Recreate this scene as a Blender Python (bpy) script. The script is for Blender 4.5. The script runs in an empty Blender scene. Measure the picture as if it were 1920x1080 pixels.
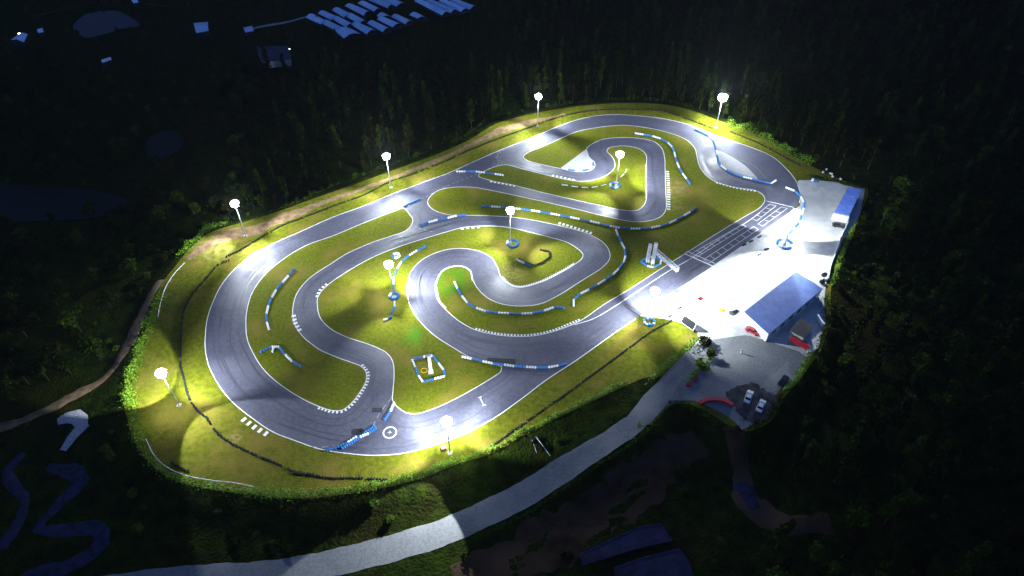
import bpy, bmesh, math, random
import numpy as np
from mathutils import Vector, Matrix
random.seed(7); rng = np.random.default_rng(7)
S = bpy.context.scene; C = S.collection
R = math.radians
# ------------------------------------------------------------------ camera
CAMH, PITCH, F = 160.0, R(44.3), 1300.0
cam = bpy.data.objects.new('camera', bpy.data.cameras.new('camera')); C.objects.link(cam)
cam.location = (0, 0, CAMH); cam.rotation_euler = (R(90) - PITCH, 0, 0)
cam.data.lens = F / 1920 * 36; cam.data.sensor_width = 36; cam.data.clip_end = 9000; cam.data.clip_start = 1
S.camera = cam
# ------------------------------------------------------------------ night sky
W = bpy.data.worlds.new('World'); S.world = W; W.use_nodes = True
wn = W.node_tree; wn.nodes.clear()
sky = wn.nodes.new('ShaderNodeTexSky'); sky.sky_type = 'NISHITA'; sky.sun_disc = False
sky.sun_elevation = R(-2.5); sky.sun_rotation = R(200)
tint = wn.nodes.new('ShaderNodeMixRGB'); tint.blend_type = 'MULTIPLY'; tint.inputs[0].default_value = 1
tint.inputs[2].default_value = (0.20, 0.42, 1.0, 1)
bg = wn.nodes.new('ShaderNodeBackground'); bg.inputs[1].default_value = 2.5
wo = wn.nodes.new('ShaderNodeOutputWorld')
wn.links.new(sky.outputs[0], tint.inputs[1]); wn.links.new(tint.outputs[0], bg.inputs[0]); wn.links.new(bg.outputs[0], wo.inputs[0])
sun = bpy.data.objects.new('moon', bpy.data.lights.new('moon', 'SUN')); C.objects.link(sun)
sun.data.energy = 0.16; sun.data.angle = R(3); sun.data.color = (0.22, 0.42, 1.0); sun.rotation_euler = (R(-38), R(8), 0)
S.view_settings.view_transform = 'Standard'; S.view_settings.look = 'None'; S.view_settings.exposure = 0; S.view_settings.gamma = 1
LAMP_GAIN = 2.3; LAMP_COL = (0.86, 0.95, 1.0)

# ------------------------------------------------------------------ helpers
def g(u, v, z=0.0):
    cp, sp = math.cos(PITCH), math.sin(PITCH)
    a, b = (u - 960) / F, -(v - 540) / F
    d = (a, cp + b * sp, -sp + b * cp)
    t = (z - CAMH) / d[2]
    return (d[0] * t, d[1] * t)
def gl(pts, z=0.0): return [g(u, v, z) for u, v in pts]
def tag(o, label=None, cat=None, group=None, kind=None):
    if label: o['label'] = label
    if cat: o['category'] = cat
    if group: o['group'] = group
    if kind: o['kind'] = kind
    return o
def empty(name, loc=(0, 0, 0), rz=0):
    o = bpy.data.objects.new(name, None); C.objects.link(o); o.location = loc; o.rotation_euler = (0, 0, rz); o.empty_display_size = .5
    return o
def link_mesh(name, me, parent=None, loc=(0, 0, 0), rz=0):
    o = bpy.data.objects.new(name, me); C.objects.link(o); o.location = loc; o.rotation_euler = (0, 0, rz)
    if parent: o.parent = parent
    return o
def copy_tree(o, parent=None):
    c = o.copy(); C.objects.link(c); c.parent = parent
    for ch in list(o.children): copy_tree(ch, c)
    return c
class MB:
    def __init__(s): s.v = []; s.f = []
    def add(s, vs, fs):
        n = len(s.v); s.v += [tuple(p) for p in vs]; s.f += [tuple(i + n for i in f) for f in fs]; return s
    def box(s, c, d, rz=0, m=None):
        x, y, z = d[0] / 2, d[1] / 2, d[2] / 2; vs = []
        cs, sn = math.cos(rz), math.sin(rz)
        for sx, sy, sz in ((-1,-1,-1),(1,-1,-1),(1,1,-1),(-1,1,-1),(-1,-1,1),(1,-1,1),(1,1,1),(-1,1,1)):
            p = Vector((sx * x * cs - sy * y * sn, sx * x * sn + sy * y * cs, sz * z)) + Vector(c)
            vs.append(m @ p if m else p)
        return s.add(vs, [(0,3,2,1),(4,5,6,7),(0,1,5,4),(1,2,6,5),(2,3,7,6),(3,0,4,7)])
    def tube(s, a, b, r0, r1=None, n=8):
        r1 = r0 if r1 is None else r1
        a, b = Vector(a), Vector(b); d = (b - a).normalized()
        x = d.orthogonal().normalized(); y = d.cross(x); vs = []
        for p, r in ((a, r0), (b, r1)):
            for k in range(n):
                t = 2 * math.pi * k / n; vs.append(p + (x * math.cos(t) + y * math.sin(t)) * r)
        fs = [(k, (k + 1) % n, n + (k + 1) % n, n + k) for k in range(n)] + [tuple(range(n - 1, -1, -1)), tuple(range(n, 2 * n))]
        return s.add(vs, fs)
    def torus(s, c, R0, r, n=12, m=6, zs=1.0):
        vs = []; fs = []
        for i in range(n):
            t = 2 * math.pi * i / n
            for j in range(m):
                q = 2 * math.pi * j / m
                vs.append((c[0] + (R0 + r * math.cos(q)) * math.cos(t), c[1] + (R0 + r * math.cos(q)) * math.sin(t), c[2] + r * zs * math.sin(q)))
        for i in range(n):
            for j in range(m):
                fs.append((i * m + j, ((i + 1) % n) * m + j, ((i + 1) % n) * m + (j + 1) % m, i * m + (j + 1) % m))
        return s.add(vs, fs)
    def mesh(s, name, mat=None, smooth=False):
        me = bpy.data.meshes.new(name); me.from_pydata(s.v, [], s.f); me.update()
        if mat: me.materials.append(mat)
        if smooth: me.polygons.foreach_set('use_smooth', [True] * len(me.polygons))
        return me
    def build(s, name, mat, parent=None, loc=(0, 0, 0), rz=0, smooth=False):
        return link_mesh(name, s.mesh(name, mat, smooth), parent, loc, rz)

# ------------------------------------------------------------------ materials
def mat(name, col, rough=.8, spec=.3, noise=None, metal=0, emis=None, bump=None, col2=None, col3=None, scale3=.03, rnd=0, rough_noise=None, trans=0):
    m = bpy.data.materials.new(name); m.use_nodes = True; nt = m.node_tree; b = nt.nodes['Principled BSDF']
    b.inputs['Roughness'].default_value = rough; b.inputs['Specular IOR Level'].default_value = spec; b.inputs['Metallic'].default_value = metal
    b.inputs['Base Color'].default_value = (*col, 1)
    N = nt.nodes.new; L = nt.links.new
    tc = N('ShaderNodeTexCoord')
    last = None
    def nz(scale, detail=5, src='Object', lo=.35, hi=.65):
        t = N('ShaderNodeTexNoise'); t.inputs['Scale'].default_value = scale; t.inputs['Detail'].default_value = detail
        L(tc.outputs[src], t.inputs['Vector'])
        r = N('ShaderNodeMapRange'); r.inputs[1].default_value = lo; r.inputs[2].default_value = hi; L(t.outputs['Fac'], r.inputs[0]); return r.outputs[0]
    if noise:
        mx = N('ShaderNodeMixRGB'); mx.inputs[1].default_value = (*col, 1); mx.inputs[2].default_value = (*(col2 or [c * .6 for c in col]), 1)
        L(nz(noise), mx.inputs[0]); last = mx.outputs[0]
        if col3:
            m3 = N('ShaderNodeMixRGB'); L(last, m3.inputs[1]); m3.inputs[2].default_value = (*col3, 1)
            L(nz(scale3, 7, lo=.5, hi=.72), m3.inputs[0]); last = m3.outputs[0]
    if rnd:
        oi = N('ShaderNodeObjectInfo'); hs = N('ShaderNodeHueSaturation')
        r = N('ShaderNodeMapRange'); r.inputs[3].default_value = 1 - rnd; r.inputs[4].default_value = 1 + rnd; L(oi.outputs['Random'], r.inputs[0]); L(r.outputs[0], hs.inputs['Value'])
        if last: L(last, hs.inputs['Color'])
        else: hs.inputs['Color'].default_value = (*col, 1)
        last = hs.outputs[0]
    if last: L(last, b.inputs['Base Color'])
    if rough_noise:
        r = N('ShaderNodeMapRange'); r.inputs[3].default_value = rough - .12; r.inputs[4].default_value = rough + .15
        L(nz(rough_noise), r.inputs[0]); L(r.outputs[0], b.inputs['Roughness'])
    if bump:
        t = N('ShaderNodeTexNoise'); t.inputs['Scale'].default_value = bump[0]; t.inputs['Detail'].default_value = 4; L(tc.outputs['Object'], t.inputs['Vector'])
        bp = N('ShaderNodeBump'); bp.inputs['Strength'].default_value = bump[1]; bp.inputs['Distance'].default_value = bump[2]; L(t.outputs['Fac'], bp.inputs['Height']); L(bp.outputs[0], b.inputs['Normal'])
    if emis: b.inputs['Emission Color'].default_value = (*emis[0], 1); b.inputs['Emission Strength'].default_value = emis[1]
    if trans: b.inputs['Transmission Weight'].default_value = trans
    return m
M = {}
M['asphalt'] = mat('asphalt', (.080, .080, .112), .55, .4, noise=.9, col2=(.056, .056, .082), col3=(.104, .103, .136), scale3=.05, bump=(14, .35, .03), rough_noise=.12)
M['grass'] = mat('grass', (.128, .138, .005), .9, .1, noise=1.1, col2=(.078, .094, .003), col3=(.175, .135, .022), scale3=.085, bump=(3.5, .9, .25))
M['verge'] = mat('verge_grass', (.118, .124, .005), .9, .1, noise=.7, col2=(.066, .076, .003), col3=(.165, .122, .022), scale3=.09, bump=(2.5, 1, .35))
M['lush'] = mat('lush_grass', (.045, .125, .004), .9, .15, noise=1.3, col2=(.070, .110, .005), bump=(3.5, .9, .25))
M['ground'] = mat('ground', (.016, .028, .002), .95, .03, noise=.3, col2=(.006, .010, .001), col3=(.022, .018, .004), scale3=.03, bump=(1.2, 1, .8))
M['dirt'] = mat('dirt', (.24, .155, .085), .95, .1, noise=.5, col2=(.13, .085, .045), bump=(3, .8, .2))
M['darkdirt'] = mat('dark_dirt', (.060, .036, .022), .95, .05, noise=.2, col2=(.024, .014, .008), col3=(.095, .058, .036), scale3=.05, bump=(2, .8, .3))
M['concrete'] = mat('concrete', (.56, .56, .53), .7, .3, noise=.35, col2=(.44, .44, .43), col3=(.36, .36, .37), scale3=.06, bump=(6, .3, .03))
M['road'] = mat('road_concrete', (.21, .215, .22), .9, .12, noise=1.6, col2=(.15, .155, .16), col3=(.27, .27, .26), scale3=.08, bump=(6, .6, .05))
M['gravel'] = mat('gravel', (.50, .50, .52), .95, .1, noise=2.5, col2=(.28, .27, .27), bump=(6, 1, .15))
M['paint'] = mat('white_paint', (.80, .80, .80), .6, .3, noise=2, col2=(.62, .62, .62))
M['faded'] = mat('worn_white_paint', (.38, .38, .40), .6, .3, noise=2.2, col2=(.16, .16, .18))
M['blue_t'] = mat('blue_painted_rubber', (.03, .20, .50), .6, .3, noise=3, col2=(.02, .12, .36), rnd=.3)
M['white_t'] = mat('white_painted_rubber', (.82, .84, .86), .5, .4, noise=3, col2=(.55, .58, .6), rnd=.12)
M['black_t'] = mat('black_rubber', (.012, .012, .013), .75, .2, noise=2, col2=(.022, .02, .02))
M['metal'] = mat('galvanised_steel', (.85, .86, .88), .5, .5, metal=0, noise=2, col2=(.5, .5, .52))
M['lamp'] = mat('led_glass', (.9, .9, .9), .3, .5, emis=((.88, .96, 1.0), 60))
M['housing'] = mat('lamp_housing', (.45, .46, .48), .5, .4)
M['white'] = mat('white_panel', (.78, .79, .80), .5, .4, noise=1.2, col2=(.66, .67, .7))
M['signprint'] = mat('sign_print', (.72, .73, .78), .4, .5, noise=2.2, col2=(.12, .13, .35))
M['bluesteel'] = mat('blue_steel_roof', (.15, .22, .50), .65, .2, noise=.6, col2=(.12, .18, .42), bump=(1.5, .1, .05))
M['shedroof'] = mat('shed_roof_blue', (.20, .34, .88), .5, .4, noise=.6, col2=(.15, .26, .72))
M['greenhouse'] = mat('greenhouse_film', (.62, .80, .98), .35, .6, noise=.25, col2=(.46, .62, .95), rnd=.15)
M['wall'] = mat('plaster_wall', (.5, .5, .48), .8, .2, noise=.8, col2=(.35, .35, .33))
M['dark'] = mat('dark_opening', (.012, .013, .016), .4, .4)
M['glass'] = mat('dark_glass', (.012, .015, .02), .08, .6)
M['red'] = mat('red_paint', (.50, .015, .03), .5, .4, noise=1, col2=(.36, .01, .02))
M['orange'] = mat('orange_plastic', (.65, .16, .07), .5, .4, noise=2, col2=(.45, .1, .05))
M['yellow'] = mat('yellow_fabric', (.75, .48, .03), .7, .3, noise=2, col2=(.6, .35, .02))
M['carwhite'] = mat('white_car_paint', (.80, .82, .85), .18, .6)
M['carblack'] = mat('black_car_paint', (.015, .016, .02), .15, .6)
M['carred'] = mat('red_car_paint', (.45, .02, .03), .2, .6)
M['redlight'] = mat('tail_light_lens', (.3, .01, .01), .2, .5)
M['water'] = mat('pond_water', (.004, .006, .03), .3, .2, bump=(.3, .05, .1))
M['bluepath'] = mat('wet_concrete_path', (.032, .034, .075), .85, .1, noise=.6, col2=(.012, .014, .034))
M['leaf'] = mat('leaf_green', (.034, .058, .003), .75, .06, noise=.35, col2=(.013, .025, .0015), rnd=.45)
M['leaf_dark'] = mat('leaf_dark_green', (.010, .019, .0015), .8, .04, noise=.35, col2=(.004, .008, .001), rnd=.5)
M['leaf_olive'] = mat('leaf_olive', (.018, .019, .002), .8, .04, noise=.35, col2=(.007, .009, .001), rnd=.5)
M['hedge'] = mat('hedge_leaf', (.150, .290, .008), .7, .25, noise=.8, col2=(.055, .115, .005))
M['bark'] = mat('bark', (.03, .025, .018), .9, .1, noise=2)
M['palebark'] = mat('pale_bark', (.075, .075, .065), .85, .15, noise=1.5)

# ------------------------------------------------------------------ curve tools
def catmull(pts, closed=False, step=1.0):
    P = [Vector((p[0], p[1])) for p in pts]; n = len(P); out = []
    rg = range(n) if closed else range(n - 1)
    for i in rg:
        p1, p2 = P[i], P[(i + 1) % n]
        p0 = P[(i - 1) % n] if closed or i > 0 else p1 * 2 - p2
        p3 = P[(i + 2) % n] if closed or i < n - 2 else p2 * 2 - p1
        d = (p2 - p1).length
        # centripetal
        t0 = 0; t1 = t0 + max((p1 - p0).length, 1e-3) ** .5; t2 = t1 + max(d, 1e-3) ** .5; t3 = t2 + max((p3 - p2).length, 1e-3) ** .5
        k = max(1, int(d / step))
        for j in range(k):
            t = t1 + (t2 - t1) * j / k
            A1 = p0 * ((t1 - t) / (t1 - t0)) + p1 * ((t - t0) / (t1 - t0)); A2 = p1 * ((t2 - t) / (t2 - t1)) + p2 * ((t - t1) / (t2 - t1)); A3 = p2 * ((t3 - t) / (t3 - t2)) + p3 * ((t - t2) / (t3 - t2))
            B1 = A1 * ((t2 - t) / (t2 - t0)) + A2 * ((t - t0) / (t2 - t0)); B2 = A2 * ((t3 - t) / (t3 - t1)) + A3 * ((t - t1) / (t3 - t1))
            c = B1 * ((t2 - t) / (t2 - t1)) + B2 * ((t - t1) / (t2 - t1)); out.append((c.x, c.y))
    if not closed: out.append((P[-1].x, P[-1].y))
    return out
def resample(pts, step, closed=False):
    P = [Vector(p) for p in pts]
    if closed: P.append(P[0])
    L = [0]
    for a, b in zip(P, P[1:]): L.append(L[-1] + (b - a).length)
    n = max(1, round(L[-1] / step)); out = []; j = 0
    for i in range(n + (0 if closed else 1)):
        s = L[-1] * i / n
        while j < len(P) - 2 and L[j + 1] < s: j += 1
        t = (s - L[j]) / max(L[j + 1] - L[j], 1e-6); out.append(tuple(P[j].lerp(P[j + 1], min(1, t))))
    return out
def poly_sheet(name, pts, z, m, thick=0.0):
    bm = bmesh.new(); vs = [bm.verts.new((x, y, z)) for x, y in pts]
    es = [bm.edges.new((vs[i], vs[(i + 1) % len(vs)])) for i in range(len(vs))]
    bmesh.ops.triangle_fill(bm, use_beauty=True, use_dissolve=False, edges=es, normal=(0, 0, 1))
    for f in bm.faces:
        f.normal_update()
        if f.normal.z < 0: f.normal_flip()
    me = bpy.data.meshes.new(name); bm.to_mesh(me); bm.free(); me.materials.append(m)
    return tag(link_mesh(name, me), kind='structure')
def normals(pts, closed):
    n = len(pts); out = []
    for i in range(n):
        a = Vector(pts[(i - 1) % n] if closed or i > 0 else pts[0]); b = Vector(pts[(i + 1) % n] if closed or i < n - 1 else pts[-1])
        d = (b - a); d = d.normalized() if d.length > 1e-6 else Vector((1, 0)); out.append(Vector((-d.y, d.x)))
    return out
def ribbon_mb(mb, pts, w, z, closed=False, off=0.0):
    N = normals(pts, closed); n = len(pts); vs = []
    for i, p in enumerate(pts):
        c = Vector(p) + N[i] * off; wi = w(i / max(1, n - 1)) if callable(w) else w
        zz = z(c.x, c.y) if callable(z) else z
        vs += [(c.x + N[i].x * wi / 2, c.y + N[i].y * wi / 2, zz), (c.x - N[i].x * wi / 2, c.y - N[i].y * wi / 2, zz)]
    fs = []
    for i in range(n if closed else n - 1):
        j = (i + 1) % n; fs.append((2 * i, 2 * i + 1, 2 * j + 1, 2 * j))
    return mb.add(vs, fs)

# ------------------------------------------------------------------ plateau, road and terrain
PLATEAU_PX = [(1310,640),(1285,662),(1242,707),(1225,704),(1175,722),(1112,752),(1050,782),(1012,802),(975,820),(940,842),(900,858),(862,868),(812,890),(750,908),(700,918),(625,930),(550,935),(475,928),(400,918),(333,903),(290,876),(255,834),(240,790),(233,755),(240,706),(252,665),(268,628),(285,585),(303,532),(328,500),(350,472),(390,438),(461,415),(525,395),(600,368),(680,340),(740,318),(830,285),(880,262),(930,232),(990,215),(1042,205),(1092,198),(1170,193),(1245,196),(1300,208),(1345,225),(1400,243),(1450,268),(1500,300),(1545,322),(1600,345),(1625,352),(1612,405),(1600,440),(1575,495),(1560,530),(1555,600),(1540,655),(1515,690),(1498,715),(1470,745),(1445,790),(1390,808),(1330,775),(1290,757),(1262,757),(1246,770),(1222,795),(1195,802),(1207,745),(1245,707)]
# outline kept simple: lot side and track side as one closed loop
PLATEAU_PX = PLATEAU_PX[:-2]
PLAT = np.array(catmull(gl(PLATEAU_PX), True, 3.0))
def poly_dist(poly, X, Y):
    A = poly; B = np.roll(poly, -1, 0); X = np.asarray(X, float); Y = np.asarray(Y, float)
    d2 = np.full(X.shape, 1e18); ins = np.zeros(X.shape, bool)
    for (ax, ay), (bx, by) in zip(A, B):
        ex, ey = bx - ax, by - ay; l2 = ex * ex + ey * ey + 1e-9
        t = np.clip(((X - ax) * ex + (Y - ay) * ey) / l2, 0, 1)
        d2 = np.minimum(d2, (X - ax - t * ex) ** 2 + (Y - ay - t * ey) ** 2)
        c = ((ay > Y) != (by > Y)) & (X < (bx - ax) * (Y - ay) / (by - ay + 1e-12) + ax); ins ^= c
    d = np.sqrt(d2); return np.where(ins, -d, d)
ROAD_UP = [(1300,650),(1284,662),(1242,707),(1207,742),(1175,782),(1125,815),(1050,857),(975,905),(900,942),(825,975),(725,1005),(625,1030),(550,1045),(475,1054),(400,1057),(300,1065),(180,1082),(40,1100)]
ROAD_LO = [(1310,750),(1275,751),(1245,765),(1225,788),(1185,822),(1130,858),(1060,907),(985,955),(905,993),(830,1026),(730,1056),(637,1079),(560,1096),(480,1110),(400,1120),(300,1135),(180,1150),(40,1170)]
n_r = len(ROAD_UP)
def rz_at(i):
    t = min(1, max(0, (i - 3.0) / 6)); return -4.0 * t * t * (3 - 2 * t)
RU = [(*g(*p, rz_at(i)), rz_at(i)) for i, p in enumerate(ROAD_UP)]; RL = [(*g(*p, rz_at(i)), rz_at(i)) for i, p in enumerate(ROAD_LO)]
RC = np.array([[(a[k] + b[k]) / 2 for k in range(3)] for a, b in zip(RU, RL)]); RW = np.array([math.dist(a[:2], b[:2]) / 2 for a, b in zip(RU, RL)])
def sm(t): t = np.clip(t, 0, 1); return t * t * (3 - 2 * t)
def height(X, Y):
    X = np.asarray(X, float); Y = np.asarray(Y, float)
    d = poly_dist(PLAT, X, Y)
    und = 0.5 * np.sin(X * .06 + 1) * np.sin(Y * .05) + .35 * np.sin(X * .13 + Y * .09) + .18 * np.sin(X * .41 - Y * .33)
    side = sm((150 - X) / 60) * .7 + .3
    z = sm(d / 12) * (-4.0 * side) + sm((d - 1) / 14) * und
    best = np.full(X.shape, 1e9); zr = np.zeros(X.shape)
    for i in range(n_r - 1):
        a, b = RC[i], RC[i + 1]; e = b[:2] - a[:2]; t = np.clip(((X - a[0]) * e[0] + (Y - a[1]) * e[1]) / (e @ e), 0, 1)
        dd = np.hypot(X - a[0] - t * e[0], Y - a[1] - t * e[1]) - (RW[i] + t * (RW[i + 1] - RW[i]))
        c = dd < best; best = np.where(c, dd, best); zr = np.where(c, a[2] + t * (b[2] - a[2]), zr)
    w = 1 - sm((best - .8) / 5)
    w = np.where(d < 0, 0, w)
    return z * (1 - w) + zr * w
def H(x, y): return float(height(np.array([x]), np.array([y]))[0])
def gt(u, v):
    z = -2.0
    for _ in range(5):
        x, y = g(u, v, z); z = H(x, y)
    return x, y, z
def axis(lo, hi, fine, a, b):
    c = list(np.arange(a, b + .01, fine)); s = fine; p = b
    while p < hi: s *= 1.35; p = min(hi, p + s); c.append(p)
    s = fine; p = a; pre = []
    while p > lo: s *= 1.35; p = max(lo, p - s); pre.append(p)
    return np.array(pre[::-1] + c)
xs = axis(-3500, 3500, 2.0, -200, 260); ys = axis(-800, 5000, 2.0, 50, 400)
GX, GY = np.meshgrid(xs, ys); GZ = height(GX, GY)
nx, ny = len(xs), len(ys)
vv = np.stack([GX.ravel(), GY.ravel(), GZ.ravel()], 1)
idx = np.arange(nx * ny).reshape(ny, nx)
ff = np.stack([idx[:-1, :-1].ravel(), idx[:-1, 1:].ravel(), idx[1:, 1:].ravel(), idx[1:, :-1].ravel()], 1)
me = bpy.data.meshes.new('ground'); me.from_pydata(vv.tolist(), [], ff.tolist()); me.materials.append(M['ground']); me.polygons.foreach_set('use_smooth', [True] * len(me.polygons))
tag(link_mesh('ground', me), kind='structure')
def HG(x, y):   # height of the ground mesh itself (bilinear)
    i = int(np.clip(np.searchsorted(xs, x) - 1, 0, nx - 2)); j = int(np.clip(np.searchsorted(ys, y) - 1, 0, ny - 2))
    tx = (x - xs[i]) / (xs[i + 1] - xs[i]); ty = (y - ys[j]) / (ys[j + 1] - ys[j])
    return float((GZ[j, i] * (1 - tx) + GZ[j, i + 1] * tx) * (1 - ty) + (GZ[j + 1, i] * (1 - tx) + GZ[j + 1, i + 1] * tx) * ty)
# verge: mown grass of the plateau
poly_sheet('grass_verge', [tuple(p) for p in PLAT], .010, M['verge'])

# road (concrete)
mb = MB(); vs = []; k = 6
ru = np.array(RU); rl = np.array(RL)
U = catmull([p[:2] for p in RU], False, 3); 
rows = []
for i in range(n_r - 1):
    for s in range(8):
        t = s / 8; a = ru[i] * (1 - t) + ru[i + 1] * t; b = rl[i] * (1 - t) + rl[i + 1] * t; rows.append((a, b))
rows.append((ru[-1], rl[-1]))
for a, b in rows:
    for q in range(k + 1):
        p = a * (1 - q / k) + b * q / k; wob = (math.sin(p[0] * .7) * .12 + math.sin(p[0] * 1.9) * .07) if q in (0, k) else 0
        vs.append((p[0], p[1] + wob, max(p[2], HG(p[0], p[1])) + .08))
fs = [(i * (k + 1) + q, i * (k + 1) + q + 1, (i + 1) * (k + 1) + q + 1, (i + 1) * (k + 1) + q) for i in range(len(rows) - 1) for q in range(k)]
tag(mb.add(vs, fs).build('road', M['road'], smooth=True), kind='structure')

# ------------------------------------------------------------------ the circuit
OUTER = [(385,630),(385,655),(392,687),(412,725),(437,755),(470,782),(512,810),(550,825),(600,842),(650,850),(700,854),(762,849),(825,831),(875,812),(925,785),(975,750),(1025,712),(1080,676),(1156,622),(1199,593),(1242,561),(1332,501),(1422,439),(1484,395),(1497,383),(1501,368),(1498,354),(1491,337),(1470,312),(1445,292),(1407,276),(1345,255),(1295,235),(1245,223),(1195,217),(1145,215),(1107,219),(1075,227),(1042,239),(1005,255),(937,282),(880,307),(842,324),(780,347),(730,366),(680,387),(625,407),(562,435),(512,457),(475,476),(445,500),(417,532),(400,565),(389,597)]
I1 = [(680,419),(625,442),(575,460),(537,482),(500,512),(475,545),(464,577),(461,610),(464,637),(472,657),(492,690),(520,717),(562,745),(600,763),(625,770),(642,769),(660,755),(677,732),(686,715),(687,700),(677,687),(660,680),(637,672),(600,656),(587,647),(567,630),(552,605),(549,580),(557,550),(580,522),(620,495),(650,476),(700,454),(730,444),(760,433),(770,424),(774,412),(768,402),(757,391),(740,396)]
I2 = [(597,555),(595,572),(600,595),(610,608),(625,620),(650,632),(700,649),(725,662),(736,677),(739,700),(737,732),(736,750),(744,762),(762,774),(780,776),(812,767),(850,750),(887,730),(925,707),(939,697),(941,688),(925,682),(882,670),(850,652),(812,627),(785,600),(772,580),(765,560),(764,530),(772,507),(795,485),(830,470),(862,466),(895,470),(920,482),(932,500),(940,520),(955,534),(975,539),(1012,530),(1050,512),(1077,496),(1090,486),(1093,477),(1081,465),(1062,454),(1035,446),(1000,437),(950,426),(900,424),(867,427),(837,435),(800,446),(750,462),(700,482),(650,510),(614,535)]
I3 = [(802,377),(810,365),(825,356),(855,351),(892,352),(930,359),(1005,375),(1080,392),(1145,408),(1195,416),(1232,410),(1245,400),(1249,390),(1248,355),(1247,320),(1246,295),(1240,277),(1225,265),(1195,259),(1165,258),(1132,261),(1112,269),(1100,279),(1105,295),(1115,305),(1114,315),(1102,321),(1077,322),(1050,316),(1005,306),(987,300),(981,294),(990,286),(1017,275),(1055,258),(1085,246),(1130,238),(1170,235),(1220,241),(1257,250),(1285,261),(1302,277),(1307,295),(1312,312),(1325,330),(1345,342),(1382,352),(1415,357),(1430,365),(1434,375),(1425,389),(1395,407),(1357,430),(1284,476),(1227,512),(1181,542),(1134,570),(1087,602),(1037,622),(1000,630),(962,631),(925,627),(892,619),(862,603),(835,580),(822,565),(817,550),(816,535),(820,522),(830,507),(850,499),(867,499),(882,507),(887,525),(895,540),(912,557),(937,569),(975,574),(1012,570),(1045,555),(1096,523),(1130,501),(1143,485),(1142,470),(1130,454),(1106,440),(1068,428),(1025,418),(975,409),(925,405),(880,404),(850,404),(820,397),(805,387)]
I4 = [(897,330),(903,324),(945,309),(980,317),(1040,332),(1070,338),(1095,340),(1120,336),(1140,327),(1152,315),(1152,302),(1145,291),(1138,284),(1141,278),(1160,274),(1182,275),(1200,280),(1211,290),(1212,310),(1212,345),(1212,372),(1207,385),(1195,394),(1175,395),(1120,384),(1060,371),(1005,358),(962,347),(922,339)]
outer = catmull(gl(OUTER), True, 1.0)
poly_sheet('asphalt_track', outer, .024, M['asphalt'])
islands = {}
for nm, P in (('a', I1), ('b', I2), ('c', I3), ('d', I4)):
    pts = catmull(gl(P), True, 1.0); islands[nm] = pts
    poly_sheet('infield_grass', pts, .036, M['grass'])
lines = MB()
for pts in list(islands.values()): ribbon_mb(lines, pts, .22, .046, True)
# outer edge line runs round the loop but is worn away along the paddock
oo = resample(outer, 1.0, True)
pad = np.array(gl([(1205,588),(1500,390),(1520,420),(1240,620)]))
dd = poly_dist(pad, np.array([p[0] for p in oo]), np.array([p[1] for p in oo]))
run = []
for i, p in enumerate(oo + [oo[0]]):
    if dd[i % len(oo)] > 2.5: run.append(p)
    elif len(run) > 2: ribbon_mb(lines, run, .24, .046); run = []
if len(run) > 2: ribbon_mb(lines, run, .24, .046)
ribbon_mb(lines, catmull(gl([(1425,399),(1395,420),(1357,443),(1290,488),(1256,507),(1205,540),(1152,575),(1112,598),(1077,609)]), False, 1), .2, .046)
tag(lines.build('edge_line', M['paint']), kind='structure')
# wear and lush growth mixed into the turf where they lie
def turf_spots(m, spots):
    nt = m.node_tree; N = nt.nodes.new; L = nt.links.new; b = nt.nodes['Principled BSDF']; src = b.inputs['Base Color'].links[0].from_socket
    tc = N('ShaderNodeTexCoord')
    for (u, v), rad, col, amt, sc in spots:
        x, y = g(u, v); d = N('ShaderNodeVectorMath'); d.operation = 'DISTANCE'; d.inputs[1].default_value = (x, y, 0); L(tc.outputs['Object'], d.inputs[0])
        r = N('ShaderNodeMapRange'); r.inputs[1].default_value = rad; r.inputs[2].default_value = rad * .35; L(d.outputs['Value'], r.inputs[0])
        t = N('ShaderNodeTexNoise'); t.inputs['Scale'].default_value = sc; t.inputs['Detail'].default_value = 6; L(tc.outputs['Object'], t.inputs['Vector'])
        r2 = N('ShaderNodeMapRange'); r2.inputs[1].default_value = .38; r2.inputs[2].default_value = .60; r2.inputs[4].default_value = amt; L(t.outputs['Fac'], r2.inputs[0])
        mu = N('ShaderNodeMath'); mu.operation = 'MULTIPLY'; L(r.outputs[0], mu.inputs[0]); L(r2.outputs[0], mu.inputs[1])
        mx = N('ShaderNodeMixRGB'); L(mu.outputs[0], mx.inputs[0]); L(src, mx.inputs[1]); mx.inputs[2].default_value = (*col, 1); src = mx.outputs[0]
    L(src, b.inputs['Base Color'])
SOIL = (.26, .20, .07); LUSH = (.045, .15, .004); DRY = (.17, .13, .02)
turf_spots(M['grass'], [((1263,352), 8, SOIL, .8, .5), ((1262,385), 6, SOIL, .5, .5), ((780,632), 6, LUSH, .8, .25), ((848,530), 9, LUSH, .9, .2), ((640,540), 14, DRY, .7, .2), ((958,512), 7, SOIL, .6, 1.2),
    ((560,720), 10, DRY, .6, .15), ((1330,400), 16, DRY, .7, .12), ((1000,465), 9, DRY, .6, .2), ((860,700), 9, DRY, .5, .2), ((1190,440), 14, DRY, .5, .15), ((1180,370), 7, DRY, .7, .3)])
turf_spots(M['verge'], [((400,462), 10, SOIL, .8, .4), ((460,850), 16, DRY, .7, .2), ((330,800), 12, DRY, .7, .2), ((600,880), 12, DRY, .4, .3), ((310,560), 9, (.05,.06,.01), .8, .5), ((440,822), 3, SOIL, .7, 1)])
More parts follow.
